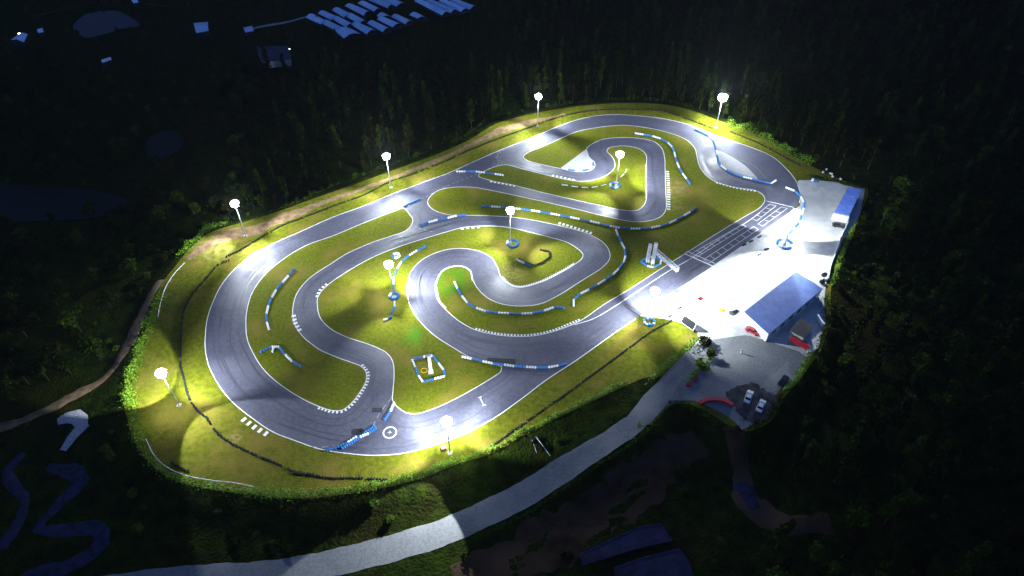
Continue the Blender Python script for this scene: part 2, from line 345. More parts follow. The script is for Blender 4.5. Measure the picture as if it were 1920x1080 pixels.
# gravel traps
poly_sheet('gravel_trap', resample(gl([(1100,279),(1105,295),(1115,305),(1114,315),(1102,321),(1077,322),(1050,316)]), 1.0, True), .048, M['gravel'])
poly_sheet('gravel_trap', catmull(gl([(1345,282),(1370,293),(1395,309),(1410,323),(1420,337),(1396,332),(1372,323),(1355,311),(1349,298)]), True, 1.0), .052, M['gravel'])
# painted markings
mk = MB()
def seg(a, b, w=.15, m=None, z=.048): (m or mk); ribbon_mb(m or mk, [g(*a), g(*b)], w, z)
def lerp(a, b, t): return (a[0] + (b[0] - a[0]) * t, a[1] + (b[1] - a[1]) * t)
for (a0, a1, b0, b1, n) in (((1294,477),(1391,421),(1305,483),(1399,425),8), ((1410,410),(1443,383),(1419,414),(1455,386),4), ((1319,487),(1413,425),(1329,494),(1422,430),8), ((1421,420),(1465,388),(1430,424),(1476,391),4)):
    seg(a0, a1); seg(b0, b1)
    for i in range(n + 1): seg(lerp(a0, a1, i / n), lerp(b0, b1, i / n))
seg((1284,476), (1336,499), .42); seg((1288,471), (1340,494), .25); seg((1437,377), (1488,389), .25)
circ = [(g(731,811)[0] + 1.75 * math.cos(t * math.pi / 16), g(731,811)[1] + 1.75 * math.sin(t * math.pi / 16)) for t in range(32)]
ribbon_mb(mk, circ, .34, .048, True)
cx, cy = g(731, 811); mk.box((cx, cy, .05), (1.1, .12, .004)); mk.box((cx, cy, .056), (.12, 1.1, .004))
seg((900,745), (907,760)); seg((897,746), (903,744)); seg((904,761), (911,759))
tag(mk.build('painted_marking', M['paint']), kind='structure')
fd = MB()
def dashes(P, dash=1.2, gap=1.1, w=.22):
    pts = resample(catmull(gl(P), False, .5), .3); k = int((dash + gap) / .3); d = int(dash / .3)
    for i in range(0, len(pts) - d, k): ribbon_mb(fd, pts[i:i + d + 1], w, .050)
dashes([(755,389),(751,375),(749,362)]); dashes([(757,391),(785,376),(812,362),(850,344),(900,324),(935,308)]); dashes([(770,420),(790,430),(815,435)])
dashes([(937,283),(932,296),(938,308),(945,309)]); dashes([(770,352),(810,334),(850,326)]); dashes([(582,838),(612,838),(645,832),(690,810),(712,775),(735,745)], 2.0, 1.2, .2)
dashes([(1345,282),(1380,297),(1415,312),(1432,330),(1440,342)], 3, .3, .14)
for i in range(26):
    u, v = 930 + random.gauss(6, 6), 300 + random.gauss(0, 9); x, y = g(u, v); fd.box((x, y, .052), (.35, .25, .004), random.random() * 3)
tag(fd.build('worn_marking', M['faded']), kind='structure')
# patch of newer asphalt, tyre marks
pa = MB(); pa.box((*g(707,769), .05), (2.9, 1.6, .006), .0); pa.box((*g(940,677), .05), (8.5, 2.0, .006), -.05)
tag(pa.build('asphalt_patch', mat('asphalt_patch', (.03, .03, .035), .7, .3, noise=1)), kind='structure')
sk = MB()
for a, b in (((1170,573),(1200,593)), ((1173,570),(1204,590)), ((1176,569),(1206,588))): ribbon_mb(sk, [g(*a), g(*b)], .25, .047)
tag(sk.build('skid_mark', M['black_t']), kind='structure')
rb = MB()
for key, pts in list(islands.items()) + [('o', outer)]:
    area = sum(a[0] * b[1] - b[0] * a[1] for a, b in zip(pts, pts[1:] + pts[:1])); sg = (-1 if area > 0 else 1) * (-1 if key == 'o' else 1)
    q = resample(pts, 1.2, True); n = len(q)
    for _ in range(max(6, n // 9)):
        st, ln, off, dr = random.randrange(n), random.randint(10, 42), random.uniform(1.6, 4.6), random.uniform(-.05, .05)
        arc = [q[(st + i) % n] for i in range(ln)]; N_ = normals(arc, False)
        arc = [(p[0] + m.x * sg * (off + dr * i), p[1] + m.y * sg * (off + dr * i)) for i, (p, m) in enumerate(zip(arc, N_))]
        ribbon_mb(rb, arc, lambda t: .34 * math.sin(math.pi * t) + .04, .030 + .0008 * (_ % 5))
tag(rb.build('rubber_mark', mat('rubbered_asphalt', (.042, .042, .060), .45, .5, noise=1.5, col2=(.060, .060, .088))), kind='structure')
# kerbs: raised white teeth
def kerb(P, side, tooth=.55, gap=.5, w=.75, closed=False, solid=False):
    pts = resample(catmull(gl(P), False, .5), tooth + gap); N = normals(pts, False); mb = MB()
    for i, p in enumerate(pts):
        c = Vector(p) + N[i] * side * (w / 2 + .14); a = math.atan2(N[i].y, N[i].x)
        mb.box((c.x, c.y, .075), (w, tooth, .075), a)
    if solid: ribbon_mb(mb, pts, .45, .062, off=side * .2)
    o = mb.build('kerb', M['paint']); tag(o, kind='structure')
kerb([(600,763),(625,770),(642,769),(660,755),(677,732),(686,715),(687,700),(677,687)], -1)
kerb([(462,783),(482,797),(503,809)], -1, .9, 1.2, 1.5)
kerb([(546,594),(549,607),(557,621)], 1, .9, .7, 1.3)
kerb([(892,619),(925,627),(962,631),(1000,630),(1037,622),(1087,602)], 1)
kerb([(940,520),(955,534),(975,539),(1012,530),(1050,512),(1077,496)], 1, .4, .5, .6, solid=True)
kerb([(816,535),(820,522),(830,507),(850,499),(867,499),(882,507),(887,525)], -1, .5, .45, .3, solid=True)
kerb([(816,540),(822,565),(833,578)], 1, .6, .3, .5, solid=True)
kerb([(1248,322),(1250,355),(1250,392)], 1, .6, .9, 1.2)
kerb([(1036,331),(1055,335),(1074,339)], 1, .9, .7, .9)
kerb([(866,427),(880,425),(897,424)], -1, 1, .8, 1.0)
kerb([(1048,421),(1075,429),(1106,439)], 1, .8, .7, 1.1)
kerb([(1345,342),(1382,352),(1415,357)], -1, .6, .7, .6)
kerb([(598,556),(603,545),(614,535)], 1, .7, .6, .9)
kerb([(922,339),(945,343),(965,347)], -1, .9, .8, .9)
kerb([(1212,310),(1212,345),(1212,372)], -1, .4, .6, .35)

# ------------------------------------------------------------------ paddock
PAD = [(1199,593),(1242,561.6),(1332,501.6),(1422,439.6),(1484,395.6),(1500,386),(1502,368),(1497,348),(1495,338),(1525,338),(1566,341),(1590,349),(1622,354),(1612,405),(1596,430),(1580,450),(1570,475),(1556,505),(1549,530),(1545,565),(1548,600),(1534,652),(1513,672),(1500,700),(1486,718),(1464,728),(1452,745),(1425,790),(1392,806),(1372,785),(1340,768),(1308,752),(1280,751),(1245,766),(1225,780),(1236,720),(1283,668),(1309,638),(1308,622),(1296,612),(1266,602),(1242,598),(1220,592)]
poly_sheet('paddock_paving', resample(gl(PAD), 1.5, True), .042, M['concrete'])
j = MB()
for a, b in (((1352,537),(1383,512)), ((1300,520),(1395,577)), ((1410,446),(1500,490))): ribbon_mb(j, [g(*a), g(*b)], .12, .05)
tag(j.build('paving_joint', M['road']), kind='structure')
poly_sheet('yard_gravel', resample(gl([(1309,640),(1400,628),(1440,640),(1500,660),(1513,672),(1500,700),(1486,718),(1464,728),(1452,745),(1425,790),(1392,806),(1372,785),(1340,768),(1308,752),(1280,751),(1245,766),(1225,780),(1236,720),(1283,668)]), 1.5, True), .052, M['road'])

poly_sheet('dark_patch', [(x + random.gauss(0, .35), y + random.gauss(0, .35)) for x, y in catmull(gl([(1360,738),(1385,724),(1412,720),(1440,733),(1458,744),(1446,776),(1420,792),(1392,788),(1380,765)]), True, 1.0)], .062, mat('dark_patch_ground', (.085, .08, .085), .9, .1, noise=.5, col2=(.03, .028, .03)))  # irregular patch of darker ground colour under and around the parked cars
# ------------------------------------------------------------------ tyre barriers
def tyre_section(mat_, n=4, d=.92, h=.66):
    mb = MB()
    for i in range(n):
        for l in range(3): mb.torus(((i - (n - 1) / 2) * d, 0, h / 6 + l * h / 3), d * .28, d * .17, 9, 5, .75)
    return mb.mesh('tyre_section', mat_, True)
SEC = {'b': tyre_section(M['blue_t']), 'w': tyre_section(M['white_t']), 'k': tyre_section(M['black_t'])}
SECTHIN = {'w': tyre_section(M['white_t'], 4, .6, .3)}
def barrier(P, label, pattern='bw', closed=False, step=3.75, z=.04, smooth=True, secs=None, group='tyre barriers around the circuit', skip=0):
    pts = gl(P)
    if smooth: pts = catmull(pts, closed, .5)
    pts = resample(pts, step, closed); n = len(pts)
    c = Vector(pts[0]); root = empty('tyre_barrier', (c.x, c.y, z)); tag(root, label, 'tyre barrier', group)
    secs = secs or SEC
    for i in range(n if closed else n - 1):
        if skip and i % skip == skip - 1: continue
        a, b = Vector(pts[i]), Vector(pts[(i + 1) % n]); m = (a + b) / 2
        o = link_mesh('tyre_section', secs[pattern[i % len(pattern)]], root, (m.x - c.x, m.y - c.y, 0), math.atan2(b.y - a.y, b.x - a.x) + random.gauss(0, .03))
        o.scale.x = (b - a).length / 3.72; o.scale.y = .82
    return root
barrier([(554,505),(535,525),(517,547),(505,570),(500,592),(501,607),(505,620)], 'curved blue and white tyre barrier on the left infield strip beside the big left bend')
barrier([(487,662),(510,651),(521,645),(527,658),(537,668),(550,680),(566,689)], 'zigzag blue and white tyre barrier on the lower left infield lawn')
barrier([(514,652),(511,662)], 'short white tyre spur jutting from the zigzag barrier on the lower left lawn', 'w', step=2.2)
barrier([(800,462),(775,475),(755,490),(742,510),(737,535),(738,550)], 'blue and white tyre barrier curving down to the lamp post of the middle left infield')
barrier([(740,566),(740,580),(734,588)], 'short tyre barrier running downwards from the ringed lamp post of the middle left infield', 'wb', step=2.4)
barrier([(735,595),(727,600),(719,602)], 'tiny blue and white tyre row in the dark patch below the ringed lamp post', 'bw', step=2.0)
barrier([(852,529),(862,550),(880,572),(907,584),(950,589),(987,590),(1020,584),(1045,576),(1059,579)], 'long bow-shaped blue and white tyre barrier inside the central S bend', 'wb')
barrier([(902,387),(942,390),(992,395),(1055,406),(1105,416),(1152,427),(1195,430),(1240,425),(1277,409),(1306,391)], 'longest blue and white tyre barrier crossing the infield below the straight back section', 'bw')
barrier([(1154,431),(1162,450),(1171,467),(1173,480),(1166,499),(1145,519),(1115,538),(1083,555),(1075,561),(1080,568),(1075,576)], 'blue and white tyre barrier branching down from the longest one to a hooked end', 'wb')
barrier([(1190,251),(1225,257),(1250,267),(1262,280),(1267,300),(1277,322),(1294,347)], 'blue and white tyre barrier curving down the upper right infield', 'wb')
barrier([(1302,244),(1320,252),(1335,262),(1342,280),(1346,300),(1352,312),(1370,324),(1395,333),(1420,339),(1450,345),(1455,339)], 'blue and white tyre barrier along the lens-shaped gravel trap at upper right', 'bbw')
barrier([(1472,352),(1491,360),(1504,373),(1508,388),(1503,402)], 'blue and white tyre barrier bulging round the outside of the far right bend', 'wb')
barrier([(1502,406),(1497,420),(1486,432),(1476,446)], 'broken tyre row leading from the far right bend to the paddock lamp post', 'bw', step=2.6, skip=2)
barrier([(1052,317),(1077,321),(1101,320),(1112,314),(1113,306)], 'low tyre barrier round the tip of the triangular gravel trap', 'wb', step=2.8)
barrier([(855,323),(892,323),(917,326),(945,330)], 'short straight blue and white tyre barrier across the upper left track junction', 'wb')
barrier([(786,424),(810,416),(835,411),(855,406),(875,404)], 'blue and white tyre barrier closing the link road mouth by the middle left junction', 'bw')
barrier([(757,389),(775,380),(788,374)], 'thin blue tyre row at the mouth of the link road beside the main loop', 'b', step=3)
barrier([(865,670),(887,674),(925,683),(950,686),(1000,690),(1037,689),(1067,682)], 'blue and white tyre barrier across the lower main straight', 'wb', step=3.4)
barrier([(740,755),(732,772),(720,790)], 'short blue tyre barrier at the corner of the lower infield lawn', 'wb', step=3.0)
barrier([(704,799),(700,807),(682,812),(667,822),(637,839),(610,846)], 'double thick blue and white tyre barrier across the bottom left bend', 'bbw', step=3.2)
barrier([(706,803),(701,811),(684,815),(668,826),(640,843)], 'second tyre row lying against the barrier across the bottom left bend', 'bwb', step=3.2)
barrier([(1050,346),(1090,352),(1120,351),(1140,345)], 'low white tyre row in the upper infield left of the ringed lamp post', 'w', secs=SECTHIN)
barrier([(1162,334),(1172,325),(1176,316)], 'low white tyre row in the upper infield right of the ringed lamp post', 'w', secs=SECTHIN)
barrier([(773,675),(810,666),(840,705),(789,718)], 'square blue and white tyre enclosure round the white pillar on the lower lawn', 'bw', True, 3.2, smooth=False)
barrier([(1201,491),(1222,480),(1245,492),(1220,505)], 'square blue and white tyre enclosure round the gantry pillars', 'bw', True, 3.2, smooth=False)
barrier([(972,486),(1000,499),(1030,484),(1034,475),(1012,469)], 'rough black tyre enclosure on the lawn right of the central lamp post', 'k', step=3.2)
barrier([(968,488),(984,495),(998,502)], 'short blue and white tyre row in front of the black tyre enclosure', 'wb', step=2.8)
def ring(c, r, label, cols='bw', layers=1):
    x, y = g(*c); root = empty('tyre_ring', (x, y, .04)); tag(root, label, 'tyre ring', 'tyre rings around the circuit')
    n = max(8, int(2 * math.pi * r / .85))
    for key in dict.fromkeys(cols):
        mb = MB()
        for i in range(n):
            if cols[(i // 2) % len(cols)] != key: continue
            a = 2 * math.pi * i / n
            for l in range(3 * layers): mb.torus((r * math.cos(a), r * math.sin(a), .14 + l * .28), .29, .16, 9, 5, .8)
        tag(mb.build('tyre_row', M[{'b': 'blue_t', 'w': 'white_t', 'k': 'black_t'}[key]], root, smooth=True), kind='stuff')
ring((739,557), 1.45, 'blue tyre ring round the lamp post of the middle left infield', 'bbw')
ring((743,481), 1.1, 'small white tyre ring standing alone on the middle left infield', 'wwb')
ring((961,458), 1.9, 'blue tyre ring round the lamp post of the central infield', 'bbbw')
ring((1153,349), 1.8, 'white topped tyre ring round the lamp post of the upper infield', 'bw')
ring((1471,459), 2.5, 'large blue tyre ring round the lamp post in the paddock', 'bbw', 1)
ring((1217,605), 1.6, 'teal and white tyre ring at the grass tip beside the main straight', 'bw')
ring((676,812), .7, 'small black tyre heap behind the bottom left bend barrier', 'k', 1)
# black tyre walls round the verge
def black_wall(P, label, seed=0):
    rd = random.Random(seed); pts = resample(catmull(gl(P), False, .5), .78); c = pts[0]; mb = MB()
    for i, p in enumerate(pts):
        if rd.random() < .06: continue
        for l in range(2): mb.torus((p[0] - c[0] + rd.gauss(0, .07), p[1] - c[1] + rd.gauss(0, .07), .14 + .26 * l), .20, .13, 8, 5, .9)
    root = empty('tyre_wall', (c[0], c[1], .01)); tag(root, label, 'tyre wall', 'black tyre walls round the verge')
    tag(mb.build('tyre_row', M['black_t'], root, smooth=True), kind='stuff')
black_wall([(429,489),(412,495),(387,522),(362,552),(345,585),(340,630),(339,687),(345,710),(355,747),(372,772),(385,782)], 'black tyre wall following the far left verge', 1)
black_wall([(388,785),(407,812),(425,826),(450,840),(482,855),(525,872),(550,884),(587,890)], 'black tyre wall on the lower left verge', 2)
black_wall([(550,888),(587,892),(625,897),(675,897),(725,900)], 'black tyre wall along the bottom hedge', 3)
black_wall([(920,839),(950,817),(1000,782),(1050,747),(1115,700),(1170,660),(1227,619),(1259,602)], 'black tyre wall along the verge below the main straight', 4)
black_wall([(425,481),(445,472),(487,447),(525,425),(562,411),(625,387),(680,367),(730,342),(765,330),(830,305),(880,282)], 'black tyre wall along the upper left verge beside the dirt track', 5)
black_wall([(880,282),(930,262),(992,240),(1042,222),(1092,210),(1145,206),(1200,206),(1245,209),(1282,221),(1332,240)], 'black tyre wall along the far top verge', 6)
black_wall([(1370,248),(1420,268),(1470,295),(1500,311)], 'black tyre wall along the top right verge under the trees', 7)
black_wall([(323,868),(338,877),(352,884)], 'short black tyre row by the white rail at lower left', 8)

# ------------------------------------------------------------------ dirt tracks, paths, ponds on the terrain
def tsheet(name, P, widths, m, dz=.16, step=2.0, seed=0):
    rd = random.Random(seed)
    W3 = [gt(*p) for p in P]; pts = catmull([w[:2] for w in W3], False, step); n = len(pts); N = normals(pts, False); vs = []; K = 5
    for i, p in enumerate(pts):
        t = i / (n - 1) * (len(widths) - 1); k = min(int(t), len(widths) - 2); w = widths[k] + (widths[k + 1] - widths[k]) * (t - k)
        w1 = w / 2 * (1 + .18 * math.sin(i * .7 + seed) + rd.uniform(-.2, .2)); w2 = w / 2 * (1 + .18 * math.sin(i * .5 + 2 + seed) + rd.uniform(-.2, .2))
        for q in range(K + 1):
            o = w1 + (-w2 - w1) * q / K; x, y = p[0] + N[i].x * o, p[1] + N[i].y * o; vs.append((x, y, HG(x, y) + (dz if 0 < q < K else .02)))
    fs = [(i * (K + 1) + q, i * (K + 1) + q + 1, (i + 1) * (K + 1) + q + 1, (i + 1) * (K + 1) + q) for i in range(n - 1) for q in range(K)]
    return tag(MB().add(vs, fs).build(name, m, smooth=True), kind='structure')
tsheet('dirt_path', [(-30,812),(40,790),(110,757),(165,728),(205,700),(232,662),(255,610),(280,560),(300,525)], [4, 3.2, 3, 3.2, 4.5, 3, 3], M['dirt'], .14, seed=1)
tsheet('dirt_track', [(352,486),(385,462),(425,442),(475,432),(525,412),(600,382),(680,354),(745,330),(800,308),(850,287),(900,262),(950,242),(1000,228),(1060,214)], [2.5, 5, 6.5, 4.5, 2.6, 2, 1.8, 2.2, 2.4, 2, 3.5, 5.5, 2.5, 1.5], M['dirt'], .05, seed=2)
tsheet('gravel_patch', [(118,845),(135,820),(150,800),(140,780),(108,790)], [2, 3, 5, 4, 2], M['gravel'], .18, seed=3)
tsheet('concrete_path', [(90,875),(140,885),(150,905),(100,955),(72,992),(130,995),(185,990),(190,1020),(150,1050),(60,1078),(20,1100)], [3, 4, 4, 3, 3, 3.5, 3.5, 4, 5, 4, 3], M['bluepath'], .18, seed=4)
tsheet('concrete_path', [(45,850),(15,885),(25,915),(48,940),(30,985),(0,1030)], [2, 2.6, 3, 3, 2.6, 3], M['bluepath'], .18, seed=5)
tsheet('dirt_yard', [(860,1100),(950,1055),(1050,1005),(1150,940),(1235,870),(1310,822)], [10, 12, 13, 14, 13, 8], M['darkdirt'], .03, seed=6)
tsheet('dirt_road', [(1370,800),(1385,850),(1395,900),(1405,945),(1470,980),(1560,985)], [5, 6, 6, 7, 6, 6], M['darkdirt'], .22, seed=7)
tsheet('wet_concrete_slab', [(1388,905),(1400,930),(1412,955)], [4, 7, 5], M['bluepath'], .3, seed=8)
tsheet('farm_track', [(465,56),(500,48),(545,40),(575,32)], [2, 2, 2, 2], M['gravel'], .3, seed=9)
tsheet('farm_track', [(60,32),(130,15),(200,2),(260,8),(350,13)], [2, 2, 2, 2], M['darkdirt'], .3, seed=10)
def pond(P, m=None):
    pts = catmull([gt(*p)[:2] for p in P], True, 2); z = max(HG(*p) for p in pts) + .12
    poly_sheet('pond', pts, z, m or M['water'])
    return np.array(pts)
M['marsh'] = mat('marsh_water', (.003, .006, .012), .5, .15, noise=.05, col2=(.006, .009, .006))
ponds = [pond([(138,48),(165,30),(215,22),(250,36),(262,50),(228,58),(205,66),(165,72),(145,62)]),
         pond([(275,268),(300,252),(335,250),(345,272),(320,295),(285,300)], M['marsh']),
         pond([(-20,350),(80,352),(180,362),(240,380),(200,405),(90,415),(-20,415)], M['marsh'])]

# ------------------------------------------------------------------ floodlight masts
def mast(base, label, aims, h=14.0, power=1.0, n_head=6, stray=2.6):
    x, y = g(*base); zb = H(x, y); root = empty('floodlight_mast', (x, y, zb)); tag(root, label, 'floodlight', 'floodlight masts round the circuit')
    MB().tube((0, 0, .25), (0, 0, h), .19, .11, 10).build('pole', M['metal'], root, smooth=True)
    b = MB(); b.box((0, 0, .14), (1.1, 1.1, .28)); b.box((0, 0, .31), (.5, .5, .06)); b.build('base_plinth', M['wall'], root)
    f = MB(); f.torus((0, 0, h - .1), 1.1, .07, 16, 6)
    for k in range(3):
        a = k * math.pi / 3; f.tube((-1.1 * math.cos(a), -1.1 * math.sin(a), h - .1), (1.1 * math.cos(a), 1.1 * math.sin(a), h - .1), .05, n=6)
    f.build('head_frame', M['metal'], root, smooth=True)
    for k in range(n_head):
        a = 2 * math.pi * k / n_head + .3; mt = Matrix.Translation((1.2 * math.cos(a), 1.2 * math.sin(a), h + .15)) @ Matrix.Rotation(a, 4, 'Z') @ Matrix.Rotation(R(18), 4, 'Y')
        if stray > 8: mt = mt @ Matrix.Translation((.35, 0, .2)) @ Matrix.Scale(1.35, 4)
        hb = MB().box((-.10, 0, 0), (.16, 1.2, 1.45), m=mt).build('floodlight_head', M['housing'], root)
        MB().box((.0, 0, 0), (.05, 1.1, 1.35), m=mt).build('lamp_glass', M['lamp'], hb)
    P_ = bpy.data.lights.new('stray_light', 'POINT'); P_.energy = 6500 * stray * LAMP_GAIN; P_.color = LAMP_COL; P_.shadow_soft_size = .5
    o = bpy.data.objects.new('stray_light', P_); C.objects.link(o); o.parent = root; o.location = (0, 0, h + .9)
    for i, aim in enumerate(aims):
        if aim[0][0] == 'az':
            za, de = R(aim[0][1]), R(aim[0][2]); tgt = (x + math.cos(za) * h / math.tan(de), y + math.sin(za) * h / math.tan(de))
            aim = (None,) + tuple(aim[1:])
        else: tgt = g(*aim[0])
        pw = aim[1]; size = (aim[2] if len(aim) > 2 else 78) + (0 if len(aim) > 3 else 10); bl = aim[3] if len(aim) > 3 else .75; size *= .985
        L = bpy.data.lights.new('flood_beam', 'SPOT'); L.energy = 42000 * pw * power * LAMP_GAIN; L.spot_size = R(size); L.spot_blend = bl; L.color = LAMP_COL; L.shadow_soft_size = .35
        o = bpy.data.objects.new('flood_beam', L); C.objects.link(o); o.parent = root
        tx, ty = tgt; d = Vector((tx - x, ty - y, -h)); dn = d.normalized(); o.location = (dn.x * 1.2, dn.y * 1.2, h - .75)
        o.rotation_euler = d.to_track_quat('-Z', 'Y').to_euler()
mast((461,442), 'white floodlight mast on the dirt at the upper left bend', [((385,478), .9, 62), ((505,500), 1.3, 80), ((600,415), 1.0, 70), ((430,395), .25, 70)])
mast((733,352), 'floodlight mast on the dirt track beside the long left straight', [((640,400), .9, 75), ((770,415), .9, 80), ((850,335), .9, 70), ((720,290), .3, 110)], stray=5)
mast((1008,237), 'floodlight mast by the pale ground at the top left of the circuit', [((950,250), .9, 62), ((1010,285), .9, 80), ((1100,228), .9, 66), ((1000,190), .25, 110)])
mast((1342,240), 'brightest floodlight mast at the top right under the forest', [((1260,245), 1.0, 72), ((1345,300), .9, 80), ((1425,290), 1.0, 66), ((1370,200), .5, 130)], n_head=8, stray=13)
mast((336,760), 'floodlight mast on the lower left verge inside the hedge', [((262,712), .9, 64, .2), ((405,700), .8, 90, .6), ((450,835), .75, 72, .2)])
mast((844,850), 'floodlight mast at the bottom edge beside the orange box', [(('az', 172, 38), 1.1, 82, .6), (('az', 250, 27), 1.2, 62, .06), ((840,785), 1.3, 84), (('az', 34, 42), .8, 68, .5)])
mast((739,557), 'floodlight mast in the middle left infield rising from a blue tyre ring', [((700,500), .9, 62), ((795,520), 1.3, 70), ((830,600), .8, 66), ((720,660), .7, 56), ((580,545), .7, 56)])
mast((957,455), 'floodlight mast in the central infield rising from a blue tyre ring', [((860,430), .8, 66), ((900,500), .8, 60), ((1020,400), .8, 60), ((1075,500), 1.0, 60), ((980,590), .5, 50)])
mast((1155,348), 'floodlight mast in the upper infield rising from a pale tyre ring', [((1095,320), .8, 62), ((1170,290), .8, 66), ((1240,335), 1.0, 66), ((1095,395), .8, 60), ((1270,410), .6, 56)])
mast((1471,459), 'floodlight mast in the paddock rising from a large blue tyre ring', [(('az', 100, 34), .95, 74, .35), (('az', 48, 32), .65, 76, .12), (('az', 238, 33), .9, 76, .35), (('az', 296, 30), .65, 76, .2)])
mast((1216,607), 'floodlight mast in the tyre ring at the paddock end of the main straight', [((1222,562), 2.0, 66, .6), ((1305,568), 1.6, 60, .7), ((1140,600), .8, 62), ((1322,622), 1.2, 80, .9), ((1150,690), .4, 62), ((1285,542), 1.0, 52, .6)], n_head=10)

# ------------------------------------------------------------------ buildings and yard things
def quad_building(name, label, cat, roof, zr, wallm, roofm, z0=0.0, group=None, over=.3, ridge=0.0, panels=0):
    P = [Vector((*g(u, v, zr), zr)) for u, v in roof]       # TL TR BR BL
    c = (P[0] + P[1] + P[2] + P[3]) / 4; c.z = z0
    root = empty(name, c); tag(root, label, cat, group); L = [p - c for p in P]
    top = zr - z0
    inn = [Vector((p.x, p.y, 0)) - Vector((p.x, p.y, 0)).normalized() * over for p in L]
    w = MB(); w.add([*inn, *[Vector((p.x, p.y, top - .12)) for p in inn]], [(0,1,5,4),(1,2,6,5),(2,3,7,6),(3,0,4,7)]); w.build('wall', wallm, root)
    return root, L, top
# main pit building
root, L, top = quad_building('pit_building', 'long pit building with plain blue pitched roof between paddock and car yard', 'building', [(1492,511),(1543,541),(1441,626),(1394,587)], 3.9, M['white'], M['bluesteel'])
A, B, Cc, D = L
rf = MB()
nseg = 26
def strip(mb, p0, p1, q0, q1, n, amp=.05):
    vs = []
    for i in range(n + 1):
        t = i / n; z = amp * (i % 2)
        a = p0.lerp(p1, t); b = q0.lerp(q1, t); vs += [(a.x, a.y, a.z + z), (b.x, b.y, b.z + z)]
    mb.add(vs, [(2 * i, 2 * i + 1, 2 * i + 3, 2 * i + 2) for i in range(n)])
A = A + Vector((0, 0, .5)); D = D + Vector((0, 0, .5)); B = B + Vector((0, 0, -.1)); Cc = Cc + Vector((0, 0, -.1))
strip(rf, A, D, B, Cc, 90, .04); rf.build('roof', M['bluesteel'], root)
for p, q in ((A, B), (D, Cc), (A, D), (B, Cc)):
    MB().add([Vector((p.x, p.y, top - .5)), Vector((q.x, q.y, top - .5)), q + Vector((0,0,.02)), p + Vector((0,0,.02))], [(0,1,2,3)]).build('fascia', M['white'], root)
# openings on the gable facing the yard and along the long sides
def on_wall(root, p, q, t0, t1, z0, z1, name, m, out=.06):
    a, b = p.lerp(q, t0), p.lerp(q, t1); d = (b - a); d.z = 0; n = Vector((d.y, -d.x, 0)).normalized(); 
    if n.dot(Vector((a.x, a.y, 0))) < 0: n = -n
    c = (a + b) / 2; mb = MB().box((c.x + n.x * out * .0, c.y + n.y * out * .0, (z0 + z1) / 2), (d.length, out * 2 + .1, z1 - z0), math.atan2(d.y, d.x)); return mb.build(name, m, root)
s = .965
Ai, Bi, Ci, Di = A * s, B * s, Cc * s, D * s
for t0, t1 in ((.08,.3),(.36,.6),(.66,.92)): on_wall(root, Di, Ci, t0, t1, 0.1, 2.5, 'shutter_door', M['wall'] if t0 < .3 else M['dark'])
for t0, t1 in ((.1,.3),(.4,.6),(.7,.9)): on_wall(root, Di, Ci, t0, t1, 2.65, 3.1, 'window', M['glass'])
for t0, t1 in ((.0,.0),): pass
for i in range(6): on_wall(root, Ai, Di, .04 + i * .16, .16 + i * .16, .1, 2.7, 'garage_opening', M['dark']); on_wall(root, Bi, Ci, .05 + i * .16, .13 + i * .16, 1.2, 2.6, 'window', M['glass'])
# shed at the right
root, L, top = quad_building('open_shed', 'narrow shed with sectioned bright blue roof at the far right edge of the paddock', 'shed', [(1590,351),(1615,356),(1592,405),(1564,399)], 3.6, M['wall'], M['bluesteel'])
A, B, Cc, D = L
for i in range(6):
    t0, t1 = i / 6 + .004, (i + 1) / 6 - .004
    p = [A.lerp(D, t0), B.lerp(Cc, t0), B.lerp(Cc, t1), A.lerp(D, t1)]; zz = Vector((0, 0, .04 * (i % 2)))
    vs = [q + zz for q in p] + [q + zz + Vector((0, 0, .12)) for q in p]
    MB().add(vs, [(0,3,2,1),(4,5,6,7),(0,1,5,4),(1,2,6,5),(2,3,7,6),(3,0,4,7)]).build('roof_panel', M['shedroof'], root)
on_wall(root, D * 1.02, Cc * 1.02, -.02, 1.02, .6, 3.5, 'front_panel', M['white'], .12)
# yard awning, wall, boxes
def boxobj(name, px, dims, rz, m, label, cat, z=.05, extra=None):
    x, y = g(*px); root = empty(name, (x, y, z), rz); tag(root, label, cat)
    return root
# store huts behind pit building
root, L, top = quad_building('store_hut', 'low dark store hut in the shaded yard behind the pit building', 'hut', [(1500,598),(1525,612),(1508,634),(1480,620)], 3.0, M['wall'], M['dark'])
MB().add([p + Vector((0,0,0)) for p in L] + [p + Vector((0,0,.2)) for p in L], [(0,3,2,1),(4,5,6,7),(0,1,5,4),(1,2,6,5),(2,3,7,6),(3,0,4,7)]).build('roof', mat('dark_tin', (.012,.013,.018), .6, .3, noise=1), root)
on_wall(root, L[3] * .95, L[2] * .95, .3, .5, .1, 2.2, 'door', M['white'])
root = empty('red_canopy', (*g(1496,652), .05)); tag(root, 'red fabric canopy on dark posts at the right end of the car yard', 'canopy')
a, b = Vector(g(1480,640)) , Vector(g(1513,660)); c0 = Vector(g(1496,652)); d = (b - a); ang = math.atan2(d.y, d.x); ln = d.length
cm = MB(); K = 8
for i in range(K + 1):
    x = -ln / 2 + ln * i / K; cm.v += [(x, -1.4, 2.3 - .05 * (i % 2)), (x, 0, 2.9), (x, 1.4, 2.3 - .05 * (i % 2))]
cm.f += [(3 * i, 3 * i + 3, 3 * i + 4, 3 * i + 1) for i in range(K)] + [(3 * i + 1, 3 * i + 4, 3 * i + 5, 3 * i + 2) for i in range(K)]
cv = cm.build('canopy_cloth', M['red'], root, rz=ang)
for sx in (-1, 1):
    for sy in (-1, 1): MB().tube((sx * ln * .46, sy * 1.3, 0), (sx * ln * .46, sy * 1.3, 2.25), .06).build('post', M['dark'], root, rz=ang)
